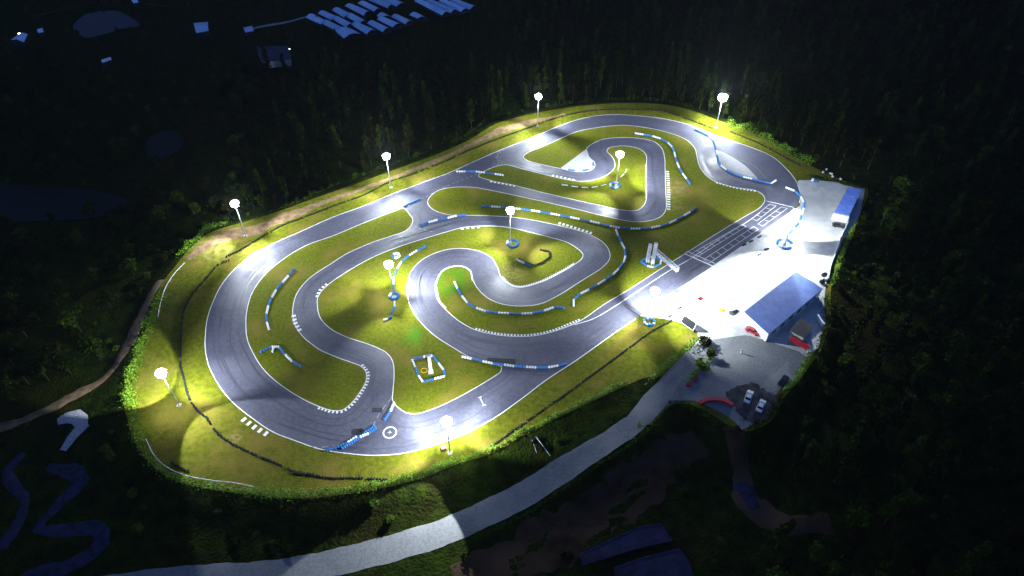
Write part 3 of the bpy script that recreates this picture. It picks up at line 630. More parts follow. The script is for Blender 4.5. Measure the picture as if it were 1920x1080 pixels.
def yard_wall(P, h, t, m, name, label, cat, z=.04):
    pts = catmull(gl(P), False, 1.0); c = pts[0]; N = normals(pts, False); vs = []
    for i, p in enumerate(pts):
        for sgn, zz in ((1, 0), (1, h), (-1, h), (-1, 0)): vs.append((p[0] - c[0] + N[i].x * t / 2 * sgn, p[1] - c[1] + N[i].y * t / 2 * sgn, zz))
    fs = [(4 * i + q, 4 * i + (q + 1) % 4, 4 * (i + 1) + (q + 1) % 4, 4 * (i + 1) + q) for i in range(len(pts) - 1) for q in range(3)] + [(0,1,2,3), tuple(4 * (len(pts) - 1) + q for q in (3,2,1,0))]
    o = MB().add(vs, fs).build(name, m, None, (c[0], c[1], z)); tag(o, label, cat); return o
yard_wall([(1311,758),(1325,752),(1345,751),(1362,755),(1373,762)], .9, 1.1, M['red'], 'barrier_wall', 'curved red plastic barrier wall at the yard exit onto the dirt road', 'barrier')
yard_wall([(1286,722),(1296,723)], .7, .8, M['red'], 'barrier_block', 'small red barrier block at the foot of the planted strip', 'barrier')
yard_wall([(1300,717),(1306,708)], .6, .5, M['red'], 'barrier_block', 'dim red barrier block leaning into the planted strip', 'barrier')
yard_wall([(1589,420),(1577,444),(1568,470),(1556,500),(1551,524)], 1.6, .3, M['white'], 'boundary_wall', 'pale boundary wall along the right edge of the paddock', 'wall')
yard_wall([(1530,597),(1537,607),(1543,615)], 1.8, .5, M['white'], 'yard_wall', 'short pale wall piece in the dark corner right of the pit building', 'wall')
yard_wall([(1512,662),(1522,660),(1532,653)], .6, .35, M['white'], 'yard_kerb', 'white curved kerb piece beside the red canopy', 'kerb')
# LED board
root = empty('display_board', (*g(1289,613), .04), 0); tag(root, 'black display board on a white frame at the paddock entrance', 'display board')
a, b = Vector(g(1278,605)), Vector(g(1302,622)); d = b - a; ang = math.atan2(d.y, d.x); W_ = d.length; 
mt = Matrix.Rotation(ang, 4, 'Z') @ Matrix.Translation((0, 0, 2.0)) @ Matrix.Rotation(R(-22), 4, 'X')
MB().box((0, 0, 0), (W_, .18, 2.9), m=mt).build('frame', M['white'], root); MB().box((0, -.12, 0), (W_ - .35, .05, 2.6), m=mt).build('screen', M['dark'], root)
for sx in (-1, 1): MB().box((0, 0, 0), (.2, .2, 1.4), m=Matrix.Rotation(ang, 4, 'Z') @ Matrix.Translation((sx * W_ * .4, .25, .7))).build('leg', M['metal'], root)
# gantry
bx, by = g(1223,495); root = empty('start_gantry', (bx, by, .04)); tag(root, 'white cantilever start gantry with two square pillars reaching over the main straight', 'gantry')
h2 = 6.2; e = Vector((*g(1266,508 - 0, h2 - 1.2),)) ; st = Vector(g(1229,481, h2 - .6)); dirn = (e - Vector((bx, by))); ln = dirn.length; ang = math.atan2(dirn.y, dirn.x)
def lattice(mb, m4, L_, w, hh, n, r=.07):
    for sy in (-1, 1):
        for sz in (-1, 1): mb.box((L_ / 2, sy * w / 2, sz * hh / 2), (L_, r * 2, r * 2), m=m4)
    for i in range(n):
        x0, x1 = L_ * i / n, L_ * (i + 1) / n
        for sy in (-1, 1):
            p, q = ((x0, sy * w / 2, -hh / 2), (x1, sy * w / 2, hh / 2)) if i % 2 else ((x0, sy * w / 2, hh / 2), (x1, sy * w / 2, -hh / 2)); mb.tube(m4 @ Vector(p), m4 @ Vector(q), r * .7, n=5)
        for sz in (-1, 1): mb.tube(m4 @ Vector((x0, -w / 2, sz * hh / 2)), m4 @ Vector((x1, w / 2, sz * hh / 2)), r * .7, n=5)
rot = Matrix.Rotation(ang, 4, 'Z')
for q, (off, hh) in enumerate((((0, 0), 9.0), ((-1.6, .9), 7.8))):
    mt = Matrix.Translation((off[0], off[1], 0)) @ Matrix.Rotation(R(-90), 4, 'Y')
    p = MB(); lattice(p, mt, hh, .9, .9, 8); p.build('pillar', M['white'], root)
    MB().box((off[0], off[1], hh * .52), (.78, .78, hh * .9), 0).build('pillar_cladding', M['signprint'] if q else M['white'], root)
    MB().box((off[0], off[1], hh + .12), (1.1, 1.1, .24), 0).build('pillar_cap', M['white'], root)
tr = MB(); mt = Matrix.Translation((0, 0, h2)) @ rot @ Matrix.Translation((.5, 0, 0)); lattice(tr, mt, ln, .9, 1.5, 10); tr.build('truss_arm', M['white'], root)
for i in range(4):
    MB().box((.9 + ln * (i + .5) / 4.3, -.53, 0), (ln / 4.3 - .12, .06, 1.7), m=mt).build('sign_panel', M['signprint'], root)
MB().box((ln + .35, -.0, 0), (.12, 1.2, 1.9), m=mt).build('end_panel', M['white'], root)
# white pillar on lower lawn
x, y = g(808,698); root = empty('advertising_pillar', (x, y, .04)); tag(root, 'tall plain white pillar standing in the square tyre enclosure on the lower lawn', 'pillar')
MB().box((0, 0, 3.9), (.95, .75, 7.2), .2).build('shaft', M['white'], root); MB().box((0, 0, .15), (1.6, 1.4, .3), .2).build('plinth', M['wall'], root)
MB().box((0, 0, 7.6), (1.15, .95, .2), .2).build('cap', M['white'], root)
x, y = g(795,695); o = MB(); o.torus((0, 0, .06), .9, .09, 14, 6); o = o.build('hose_loop', M['yellow'], None, (x, y, .04)); tag(o, 'thin pale hoop lying beside the white pillar', 'hoop')
# orange box, dark crate by the bottom mast
x, y = g(832,843); root = empty('equipment_box', (x, y, .02), .3); tag(root, 'orange equipment box on a dark base beside the bottom floodlight mast', 'box')
MB().box((0, 0, .75), (1.3, 1.1, .9)).build('casing', M['orange'], root); MB().box((0, 0, 1.24), (1.42, 1.22, .08)).build('lid', M['orange'], root); MB().box((0, 0, .15), (1.6, 1.5, .3)).build('base', M['dark'], root)
# small stone monument in tyre ring at straight end
x, y = g(1214,600); root = empty('umbrella', (*g(1351,590), .05)); tag(root, 'small yellow parasol on the brightly lit paddock', 'parasol')
MB().tube((0, 0, 0), (0, 0, 2.2), .04).build('pole', M['metal'], root)
cm = MB(); n = 8; cm.add([(0, 0, 2.4)] + [(1.1 * math.cos(2 * math.pi * k / n), 1.1 * math.sin(2 * math.pi * k / n), 1.95) for k in range(n)], [(0, 1 + k, 1 + (k + 1) % n) for k in range(n)]); cm.build('canopy', M['yellow'], root)
MB().torus((0, 0, .1), .2, .1).build('base', M['dark'], root)
# paddock blocks (dark low dividers)
for u, v, r_, lab in ((1269,547,.55,'blue divider block on the pit lane edge below the gantry'), (1395,460,.55,'first dark divider block above the ringed paddock mast'), (1408,453,.55,'second dark divider block above the ringed paddock mast'), (1424,445,.6,'dark divider block touching the starting grid edge'), (1424,478,.55,'dark divider block on the open paddock left of the ringed mast'), (1437,468,.3,'small yellow-grey divider block left of the ringed mast'), (1275,578,.55,'dark divider block left of the display board'), (1257,593,.7,'slanted dark divider block at the grass tip')):
    x, y = g(u, v); b = MB(); b.box((0, 0, .2), (1.7, .55, .4)); b.box((0, 0, .47), (1.5, .3, .16)); o = b.build('divider_block', M['blue_t'] if 'blue' in lab else M['dark'], None, (x, y, .045), r_); tag(o, lab, 'divider block', 'low divider blocks in the paddock')
for u, v, m, lab in ((1312,561,'red','tiny red kart standing on the bright paddock'), (1379,585,'carblack','dark kart parked left of the pit building')):
    x, y = g(u, v); root = empty('kart', (x, y, .05), .5); tag(root, lab, 'kart')
    b = MB(); b.box((0, 0, .18), (1.5, .55, .12)); b.box((.75, 0, .2), (.25, 1.0, .2)); b.box((0, .5, .2), (.7, .22, .2)); b.box((0, -.5, .2), (.7, .22, .2)); b.build('bodywork', M[m], root)
    MB().box((-.25, 0, .45), (.35, .45, .45)).build('seat', M['dark'], root)
    for sx in (-.6, .55):
        for sy in (-.55, .55): MB().tube((sx, sy - .1, .16), (sx, sy + .1, .16), .16, n=10).build('wheel', M['black_t'], root)
# cars
def car(px, rz, m, label, L_=4.6, W_=1.85, Hh=1.45):
    x, y = g(*px); root = empty('parked_car', (x, y, .06), rz); tag(root, label, 'car', 'cars parked round the yard')
    prof = [(-2.3,.35,.55,.86),(-2.25,.35,.9,.93),(-1.7,.3,1.0,1),(-.9,.28,1.0,1),(.9,.28,.95,1),(1.7,.3,.86,.98),(2.2,.33,.72,.9),(2.3,.36,.5,.8)]
    vs = []; hw = W_ / 2
    for px_, zb, zt, k in prof: vs += [(px_, -hw * k, zb), (px_, -hw * k * 1.0, (zb + zt) / 2), (px_, -hw * k * .9, zt), (px_, hw * k * .9, zt), (px_, hw * k, (zb + zt) / 2), (px_, hw * k, zb)]
    n = 6; fs = [(i * n + q, i * n + (q + 1) % n, (i + 1) * n + (q + 1) % n, (i + 1) * n + q) for i in range(len(prof) - 1) for q in range(n)] + [tuple(range(n)), tuple(len(vs) - 1 - q for q in range(n))]
    MB().add(vs, fs).build('body', m, root, smooth=False)
    def cab(z0, z1, a0, a1, b0, b1, w0, w1): return MB().add([(a0,-w0,z0),(b0,-w0,z0),(b0,w0,z0),(a0,w0,z0),(a1,-w1,z1),(b1,-w1,z1),(b1,w1,z1),(a1,w1,z1)], [(0,3,2,1),(4,5,6,7),(0,1,5,4),(1,2,6,5),(2,3,7,6),(3,0,4,7)])
    cab(.96, 1.38, -1.75, -1.15, 1.0, .35, hw * .88, hw * .7).build('glass_cabin', M['glass'], root)
    cab(1.382, 1.45, -1.15, -1.05, .35, .25, hw * .7, hw * .66).build('car_roof', m, root)
    for sx in (-1.4, 1.42):
        for sy in (-1, 1): MB().tube((sx, sy * (hw - .2), .33), (sx, sy * (hw + .01), .33), .33, n=12).build('wheel', M['black_t'], root)
    for sy in (-1, 1):
        MB().box((2.2, sy * hw * .62, .62), (.14, .36, .14)).build('headlight', M['white'], root); MB().box((-2.27, sy * hw * .66, .75), (.08, .34, .16)).build('tail_light', M['redlight'], root)
car((1403,746), R(62), M['carwhite'], 'white car parked nearer the planted strip, left of the pair in the lower yard')
car((1426,763), R(58), M['carwhite'], 'white car parked under the trees, right of the pair in the lower yard')
car((1572,425), R(-15), M['carblack'], 'black car parked below the front of the blue roofed shed', 4.2)
car((1411,623), R(-38), M['carred'], 'red car parked against the gable of the pit building', 4.0)
car((1468,716), R(50), M['carblack'], 'black car half hidden by trees at the right edge of the yard', 4.4)
# tiny things near the shed
for i, (u, v, c, lab) in enumerate(((1527,341,'blue_t','blue plastic drum at the top edge of the paddock'), (1533,341,'blue_t','blue drum right of the white drum at the top edge of the paddock'), (1523,339,'white_t','white plastic drum at the top edge of the paddock'))):
    x, y = g(u, v); b = MB().tube((0, 0, 0), (0, 0, 1.0), .42, n=12); b.torus((0, 0, .35), .42, .03, 12, 4); b.torus((0, 0, .7), .42, .03, 12, 4); o = b.build('drum', M[c], None, (x, y, .045)); tag(o, lab, 'drum')
for i in range(16):
    u, v = random.uniform(1536, 1576), 0; v = 316 + (u - 1536) * .55 + random.gauss(0, 3); x, y = g(u, v); b = MB()
    for l in range(random.choice((1, 2, 2))): b.torus((random.gauss(0, .05), 0, .14 + .26 * l), .3, .16, 10, 5)
    o = b.build('tyre_stack', M['white_t' if i % 3 == 0 else 'black_t'], None, (x, y, HG(x, y) + .02)); tag(o, ('white' if i % 3 == 0 else 'black') + ' tyre stack in the loose heap on the grass above the paddock', 'tyre stack', ('white' if i % 3 == 0 else 'black') + ' tyre stacks dumped above the paddock')
for u, v, cc in ((1545,517,'dark'), (1549,525,'white'), (1541,530,'dark')):
    x, y = g(u, v); b = MB(); b.box((0, 0, .5), (1.6, 1.0, 1.0), .4); b.box((.2, 0, 1.15), (.9, .8, .3), .7); o = b.build('crate_pile', M[cc], None, (x, y, .05)); tag(o, {517: 'upper dark crate pile at the paddock corner', 525: 'white crate pile at the paddock corner', 530: 'lower dark crate pile at the paddock corner'}[v], 'crate')
# person in the yard
def person(px, label, top, legs):
    x, y = g(*px); root = empty('person', (x, y, .06)); tag(root, label, 'person')
    me = bpy.data.meshes.new('body'); V = [(0,0,.95),(0,0,1.2),(0,0,1.42),(0,0,1.52),(0,.02,1.68),(.2,0,1.4),(.27,.03,1.1),(.26,.12,.86),(-.2,0,1.4),(-.27,-.02,1.1),(-.27,.06,.86),(.1,0,.9),(.12,.12,.5),(.12,.08,.06),(.12,.22,.04),(-.1,0,.9),(-.12,-.08,.5),(-.12,-.2,.06),(-.12,-.06,.04)]
    E = [(0,1),(1,2),(2,3),(3,4),(2,5),(5,6),(6,7),(2,8),(8,9),(9,10),(0,11),(11,12),(12,13),(13,14),(0,15),(15,16),(16,17),(17,18)]
    rr = [.15,.15,.16,.06,.12,.07,.05,.04,.07,.05,.04,.1,.07,.05,.05,.1,.07,.05,.05]
    me.from_pydata(V, E, []); me.materials.append(top); o = link_mesh('body', me, root); md = o.modifiers.new('skin', 'SKIN'); 
    if not me.skin_vertices: me.attributes
    for i, sv in enumerate(me.skin_vertices[0].data if me.skin_vertices else []): sv.radius = (rr[i], rr[i])
    if me.skin_vertices: me.skin_vertices[0].data[0].use_root = True
    o.modifiers.new('sub', 'SUBSURF').render_levels = 1
person((1389,662), 'person in a pale shirt walking alone across the yard', M['white'], M['dark'])
# white rails
def rail(P, label):
    W3 = [g(*p) for p in P]; pts = resample(catmull(W3, False, 1), 1.0); c = pts[0]; root = empty('guard_rail', (c[0], c[1], 0)); tag(root, label, 'guard rail', 'white rails round the verge'); b = MB(); q = MB()
    for p, p2 in zip(pts, pts[1:]): b.tube((p[0] - c[0], p[1] - c[1], .55), (p2[0] - c[0], p2[1] - c[1], .55), .10, n=6)
    for p in pts[::3]: q.tube((p[0] - c[0], p[1] - c[1], 0), (p[0] - c[0], p[1] - c[1], .55), .06, n=6)
    b.build('rail', M['paint'], root); tag(q.build('post', M['metal'], root), kind='stuff')
rail([(347,495),(328,515),(312,540),(302,570),(297,596)], 'thin white curved rail along the upper left hedge')
rail([(275,825),(290,855),(312,876),(345,892),(400,903),(440,907),(475,914)], 'thin white curved rail along the lower left hedge')
# leaning frame on the bank
x, y, z = gt(1020, 843); root = empty('sign_frame', (x, y, z)); tag(root, 'leaning white pole with dark netting panel on the bank above the road', 'sign')
MB().tube((-2.2, 2.4, 2.6), (1.6, -2.0, .1), .09, .07, 6).build('pole', M['metal'], root); MB().tube((-3.3, 1.6, 2.4), (-2.0, -1.0, 0), .05, n=6).build('brace', M['metal'], root)
MB().box((-2.6, 1.6, 1.6), (2.4, .1, 2.0), .9).build('net_panel', M['dark'], root)
# tarpaulin covered basins at the bottom
M['tarp'] = mat('dull_blue_tarpaulin', (.026, .028, .075), .8, .12, noise=.35, col2=(.012, .014, .036), bump=(.8, .6, .3))
for rq, lab in (([(1087,1042),(1130,1022),(1197,992),(1240,984),(1248,998),(1260,1015),(1190,1032),(1092,1060)], 'upper dull blue tarpaulin covered basin at the bottom edge'), ([(1152,1068),(1200,1050),(1272,1032),(1286,1048),(1300,1085),(1250,1100),(1160,1110)], 'lower dull blue tarpaulin covered basin at the bottom edge')):
    pts = [gt(*p) for p in rq]; c = pts[0]; zz = max(p[2] for p in pts); root = empty('covered_basin', (c[0], c[1], zz)); tag(root, lab, 'basin', 'covered basins at the bottom')
    P2 = resample([(p[0] - c[0], p[1] - c[1]) for p in pts], .8, True); sheet = poly_sheet('tarpaulin', P2, .35, M['tarp']); sheet.parent = root; del sheet['kind']
    kb = MB(); n = len(P2); vs = []
    for p in P2: vs += [(p[0], p[1], -.8), (p[0], p[1], .42)]
    kb.add(vs, [(2 * i, 2 * ((i + 1) % n), 2 * ((i + 1) % n) + 1, 2 * i + 1) for i in range(n)]); ribbon_mb(kb, P2, .35, .43, True); kb.build('rim', M['bluepath'], root)
# greenhouses, far top
GH = [[(540,120),(600,100),(690,150),(640,165)],[(630,90),(690,80),(780,120),(720,135)],[(735,65),(800,58),(885,100),(815,115)],[(835,35),(900,30),(1010,75),(960,100)],[(930,15),(1000,10),(1095,60),(1040,70)],[(1010,-10),(1110,-10),(1190,30),(1140,44)],[(1110,-10),(1210,-12),(1280,15),(1210,34)],[(650,160),(715,150),(815,200),(755,212)],[(735,130),(790,122),(890,170),(830,188)],[(835,110),(900,100),(990,150),(930,162)],[(755,215),(870,205),(930,240),(820,270)],[(880,175),(940,165),(1055,215),(985,238)],[(1000,165),(1060,155),(1165,205),(1105,222)],[(1075,135),(1140,128),(1250,170),(1180,188)],[(1180,115),(1240,108),(1335,150),(1275,165)],[(1070,105),(1130,92),(1170,115),(1090,130)],[(1315,100),(1380,92),(1445,130),(1370,125)],[(1360,0),(1430,0),(1600,80),(1545,95)],[(1440,0),(1500,-2),(1665,66),(1610,80)],[(1540,0),(1610,0),(1750,58),(1690,72)],[(1620,0),(1700,-2),(1812,38),(1758,56)]]
GROW = ['first greenhouse of the top row, nearest the farm track','second greenhouse of the top row','third greenhouse of the top row','fourth greenhouse of the top row, beside a dark gap','fifth greenhouse of the top row','greenhouse at the top picture edge, left of its pair','greenhouse at the top picture edge, right of its pair','first greenhouse of the middle row','second greenhouse of the middle row','third greenhouse of the middle row','lowest greenhouse at the bottom tip of the cluster','first long greenhouse of the lower row, right of the tip','second long greenhouse of the lower row','third long greenhouse of the lower row','fourth long greenhouse of the lower row','stubby greenhouse tucked above the lower row','lone greenhouse at the right end of the lower row','leftmost of the four separate greenhouses at upper right','second of the four separate greenhouses at upper right','third of the four separate greenhouses at upper right','rightmost of the four separate greenhouses at upper right']
gh_centres = []
for q, lab in zip(GH, GROW):
    px = [(440 + a / 4, b / 4) for a, b in q]; z0 = -1.6; zt = z0 + 2.6
    P = [Vector((*g(u, v, zt), zt)) for u, v in px]; c = sum(P, Vector()) / 4; P = [c + (p - c) * 1.13 for p in P]; gh_centres.append((c.x, c.y)); c.z = z0
    root = empty('greenhouse', c); tag(root, 'pale blue film ' + lab, 'greenhouse', 'greenhouses in the far fields')
    Lq = [p - c for p in P]; vs = []; K = 8; nB = 10
    for i in range(nB + 1):
        a = Lq[0].lerp(Lq[3], i / nB); b = Lq[1].lerp(Lq[2], i / nB)
        for k in range(K + 1):
            p = a.lerp(b, k / K); p.z = 1.6 + 1.4 * math.sin(math.pi * k / K) + (.05 if i % 2 else 0); vs.append(p)
    fs = [(i * (K + 1) + k, i * (K + 1) + k + 1, (i + 1) * (K + 1) + k + 1, (i + 1) * (K + 1) + k) for i in range(nB) for k in range(K)]
    MB().add(vs, fs).build('roof_film', M['greenhouse'], root, smooth=False)
    w = MB(); base = [Vector((p.x, p.y, 0)) for p in Lq]; tp = [Vector((p.x, p.y, 1.6)) for p in Lq]; w.add(base + tp, [(0,1,5,4),(1,2,6,5),(2,3,7,6),(3,0,4,7)]); w.build('side_wall', M['bluepath'], root)
# far houses
FH = [([(363,43),(390,41),(391,58),(368,62)], 'bright blue roofed house behind trees at the upper left', 4), ([(189,113),(208,108),(209,112),(192,118)], 'tiny pale blue roof alone in the dark field at left', 3), ([(20,75),(35,64),(52,64),(45,79)], 'low blue roof with one lit lamp at the far upper left', 3.2), ([(69,55),(80,52),(82,60),(72,62)], 'small purple-blue roof up the lane at far upper left', 3), ([(456,52),(472,48),(476,58),(460,61)], 'dim blue roof at the end of the farm track', 3.2), ([(245,0),(256,-3),(260,5),(250,6)], 'tiny blue roof at the top edge of the picture', 3)]
for rq, lab, hh in FH:
    z0 = -1.5; root, L, top = quad_building('far_house', lab, 'house', rq, z0 + hh * .7, M['bluepath'], M['greenhouse'], z0=z0 - .3, group='far houses in the dark fields')
    r = MB(); m0, m1 = (L[0] + L[3]) / 2, (L[1] + L[2]) / 2; m0.z = m1.z = top + .9
    strip(r, L[0], L[1], m0, m1, 10, .03); strip(r, m0, m1, L[3], L[2], 10, .03); r.build('roof', M['greenhouse'], root)
    on_wall(root, L[3] * .98, L[2] * .98, .3, .6, .8, 2.0, 'window', M['glass'])
for (u, v), lab, st in (((41,74), 'small lit lamp beside the low blue roof at far upper left', 14), ((543,103), 'tiny lit lamp in the dark farmyard below the farm track', 4)):
    x, y, z = gt(u, v); root = empty('yard_lamp', (x, y, z)); tag(root, lab, 'lamp'); MB().tube((0, 0, 0), (0, 0, 3.2), .07).build('post', M['metal'], root); MB().box((.3, 0, 3.2), (1.3, .5, .35)).build('lamp_glass', mat('yard_lamp_glass', (.9,.9,.8), .4, .4, emis=((1,.96,.8), st)), root)
root, L, top = quad_building('farm_shed', 'faint grey farm shed in the dark below the farm track', 'shed', [(480,88),(540,86),(547,112),(492,116)], 1.6, M['wall'], M['dark'], z0=-1.8)
MB().add([p for p in L] + [p + Vector((0,0,.15)) for p in L], [(0,3,2,1),(4,5,6,7),(0,1,5,4),(1,2,6,5),(2,3,7,6),(3,0,4,7)]).build('roof', mat('dull_tin', (.03,.035,.09), .6, .3, noise=.3, col2=(.012,.013,.03)), root)

# ------------------------------------------------------------------ vegetation
def leaves(mb, blobs, n, size, rd):
    for i in range(n):
        cx, cy, cz, rx, rz_ = blobs[rd.randrange(len(blobs))]
        while True:
            a, b, c = rd.uniform(-1, 1), rd.uniform(-1, 1), rd.uniform(-1, 1); q = a * a + b * b + c * c
            if .25 < q < 1: break
        p = Vector((cx + a * rx, cy + b * rx, cz + c * rz_)); s = size * rd.uniform(.6, 1.3)
        u = Vector((rd.gauss(0, 1), rd.gauss(0, 1), rd.gauss(0, .6))).normalized(); w = u.cross(Vector((rd.gauss(0, .5), rd.gauss(0, .5), 1))).normalized()
        mb.add([p - u * s, p - w * s * .55, p + u * s, p + w * s * .55], [(0, 1, 2, 3)])
def tree_meshes(kind, seed):
    rd = random.Random(seed); tr = MB(); cr = MB()
    if kind == 'slim':
        h = 13; tr.tube((0, 0, -.5), (.15, .1, h * .9), .17, .05, 6); bl = []
        for i in range(9):
            z = h * (.30 + .68 * i / 8); a = rd.uniform(0, 6.28); r = (1.9 - 1.3 * i / 8); bl.append((math.cos(a) * r * .5, math.sin(a) * r * .5, z, r * .75, 1.1))
            tr.tube((0.05, 0.03, z - 1), (math.cos(a) * r * .7, math.sin(a) * r * .7, z), .06, .02, 4)
        leaves(cr, bl, 380, .58, rd)
    elif kind == 'broad':
        h = 9; tr.tube((0, 0, -.5), (0, 0, h * .6), .24, .12, 6); bl = []
        for i in range(10):
            a = rd.uniform(0, 6.28); r = rd.uniform(.4, 2.3); z = h * rd.uniform(.42, .88); bl.append((math.cos(a) * r, math.sin(a) * r, z, rd.uniform(1.0, 1.6), rd.uniform(.8, 1.3)))
            tr.tube((0, 0, h * .35), (math.cos(a) * r, math.sin(a) * r, z), .09, .03, 4)
        leaves(cr, bl, 420, .55, rd)
    else:
        tr.tube((0, 0, -.2), (0, 0, .9), .08, .04, 5); bl = []
        for i in range(6):
            a = rd.uniform(0, 6.28); r = rd.uniform(.1, 1.0); bl.append((math.cos(a) * r, math.sin(a) * r, rd.uniform(.5, 1.6), rd.uniform(.5, .9), rd.uniform(.5, .8)))
            tr.tube((0, 0, .2), (math.cos(a) * r, math.sin(a) * r, .9), .04, .02, 4)
        leaves(cr, bl, 190, .32, rd)
    return tr, cr
ME = {}
for kind, seeds, tm, cms in (('slim', (1, 2, 3), 'palebark', ('leaf_dark', 'leaf', 'leaf_olive')), ('broad', (4, 5, 6), 'bark', ('leaf', 'leaf_dark', 'leaf_olive')), ('shrub', (7, 8, 9), 'bark', ('leaf', 'hedge', 'leaf_olive'))):
    for s_, cmn in zip(seeds, cms):
        t, c = tree_meshes(kind, s_); ME[(kind, cmn)] = (t.mesh('trunk', M[tm], True), c.mesh('crown', M[cmn]))
def plant(kind, cmn, x, y, z, sc, label, group, name=None, cat=None):
    nm = name or {'slim': 'tall_tree', 'broad': 'broadleaf_tree', 'shrub': 'shrub'}[kind]
    root = empty(nm, (x, y, z), random.uniform(0, 6.28)); root.scale = (sc * random.uniform(.85, 1.15), sc * random.uniform(.85, 1.15), sc)
    tag(root, label, cat or ('shrub' if kind == 'shrub' else 'tree'), group); t, c = ME[(kind, cmn)]
    link_mesh('stem' if kind == 'shrub' else 'trunk', t, root); link_mesh('foliage' if kind == 'shrub' else 'crown', c, root); return root
# hedges
def hedge(P, label, w, h, dens, seed, m='hedge', dz=0):
    rd = random.Random(seed); W3 = [gt(*p) for p in P]; pts = resample(catmull([q[:2] for q in W3], False, 1), .5); c = pts[0]; z0 = HG(*c); mb = MB(); st = MB()
    for i, p in enumerate(pts):
        k = 1 + .35 * math.sin(i * .31 + seed) + .2 * math.sin(i * .83); z = HG(*p) - z0
        for _ in range(int(dens * .5 * max(.4, k))):
            a, b = rd.gauss(0, w * .36), rd.random() ** .7 * h * max(.5, k); b *= max(.25, 1 - (abs(a) / w) ** 2)
            q = Vector((p[0] - c[0] + a + rd.gauss(0, .3), p[1] - c[1] + a * .7 + rd.gauss(0, .3), z + b)); s = .27 * rd.uniform(.6, 1.3)
            u = Vector((rd.gauss(0, 1), rd.gauss(0, 1), rd.gauss(0, .6))).normalized(); v = u.cross(Vector((rd.gauss(0, .5), rd.gauss(0, .5), 1))).normalized()
            mb.add([q - u * s, q - v * s * .6, q + u * s, q + v * s * .6], [(0, 1, 2, 3)])
        if i % 3 == 0: st.tube((p[0] - c[0], p[1] - c[1], z - .1), (p[0] - c[0] + rd.gauss(0, .15), p[1] - c[1], z + h * .7), .05, .02, 4)
    root = empty('hedge', (c[0], c[1], z0)); tag(root, label, 'hedge', 'hedges round the plateau'); mb.build('foliage', M[m], root); tag(st.build('stem', M['bark'], root), kind='stuff')
hedge([(300,560),(290,590),(277,628),(262,667),(250,705),(243,742),(248,768)], 'bright green hedge along the far left edge inside the dirt path', 2.4, 2.6, 46, 1)
hedge([(250,775),(258,815),(275,850),(305,882),(340,900),(400,913),(475,924)], 'dim green hedge curving round the lower left corner', 1.7, 1.2, 24, 2)
hedge([(475,924),(550,930),(625,926),(700,914),(750,904),(812,884),(862,864)], 'bright green hedge along the bottom edge of the circuit', 2.6, 2.2, 44, 3)
hedge([(870,864),(900,853),(940,838),(975,815),(1012,798),(1050,778),(1112,748),(1175,718)], 'green hedge above the road on the lower right bank', 2.2, 1.7, 28, 4)
hedge([(340,480),(360,460),(385,437),(410,425),(425,421)], 'light green bank of bushes behind the dirt at the upper left bend', 2.4, 2.2, 36, 5)
hedge([(480,412),(560,380),(650,342),(740,308),(800,288)], 'low green brush row behind the dirt track on the upper left', 2.4, 1.3, 14, 6, 'leaf')
hedge([(850,270),(885,248),(920,226),(960,212)], 'green brush by the pale ground at the top left', 2.4, 1.6, 18, 7, 'leaf')
hedge([(1030,203),(1100,192),(1180,188),(1260,192),(1300,205)], 'long green brush strip under the forest at the top', 2.4, 1.4, 16, 8, 'leaf')
hedge([(1365,236),(1395,243),(1425,258),(1470,285),(1520,312)], 'bright green bushes right of the brightest mast', 3.2, 2.8, 40, 9)
hedge([(1597,430),(1586,455),(1577,480),(1566,510),(1560,535)], 'green hedge behind the pale boundary wall of the paddock', 1.8, 2.2, 34, 10)
hedge([(1309,640),(1290,655),(1262,680),(1240,695),(1225,712)], 'leafy hedge between the yard driveway and the circuit verge', 3.4, 3.0, 44, 11)
hedge([(1292,715),(1305,700),(1318,688),(1333,673)], 'planted strip of bushes in the middle of the driveway', 2.0, 1.6, 40, 12)
hedge([(1250,760),(1275,756),(1305,770),(1340,790),(1375,808)], 'dark low hedge along the lower edge of the yard', 1.4, .9, 20, 13, 'leaf')
hedge([(1228,798),(1180,835),(1125,870),(1055,918),(985,965),(905,1003)], 'dark grassy brush along the lower edge of the road', 1.6, .8, 14, 14, 'leaf')
hedge([(1516,668),(1503,690),(1492,712),(1470,735)], 'green bushes along the right edge of the car yard', 2.4, 2.2, 36, 15, 'hedge')
hedge([(1546,560),(1551,590),(1545,625),(1536,655)], 'dark bushes right of the pit building against the forest', 3.0, 2.6, 36, 16, 'leaf')
hedge([(1462,738),(1456,760),(1438,790),(1405,806)], 'dark bushes behind the two white cars', 2.6, 2.2, 36, 17, 'leaf')
hedge([(1520,330),(1550,337),(1585,345),(1618,352)], 'low dark brush along the top edge of the paddock', 1.4, .7, 22, 18, 'leaf')
# single trees and shrubs seen clearly
X0 = [(1330,672,'shrub','leaf',1.5,'small tree at the upper tip of the planted strip'), (1318,645,'shrub','leaf_olive',1.8,'sparse bare bush at the corner of the bright paddock'), (1311,690,'shrub','hedge',1.7,'round bush at the middle of the planted strip')]
for u, v, k, cm_, sc, lab in X0:
    x, y, z = gt(u, v); plant(k, cm_, x, y, z, sc, lab, None)
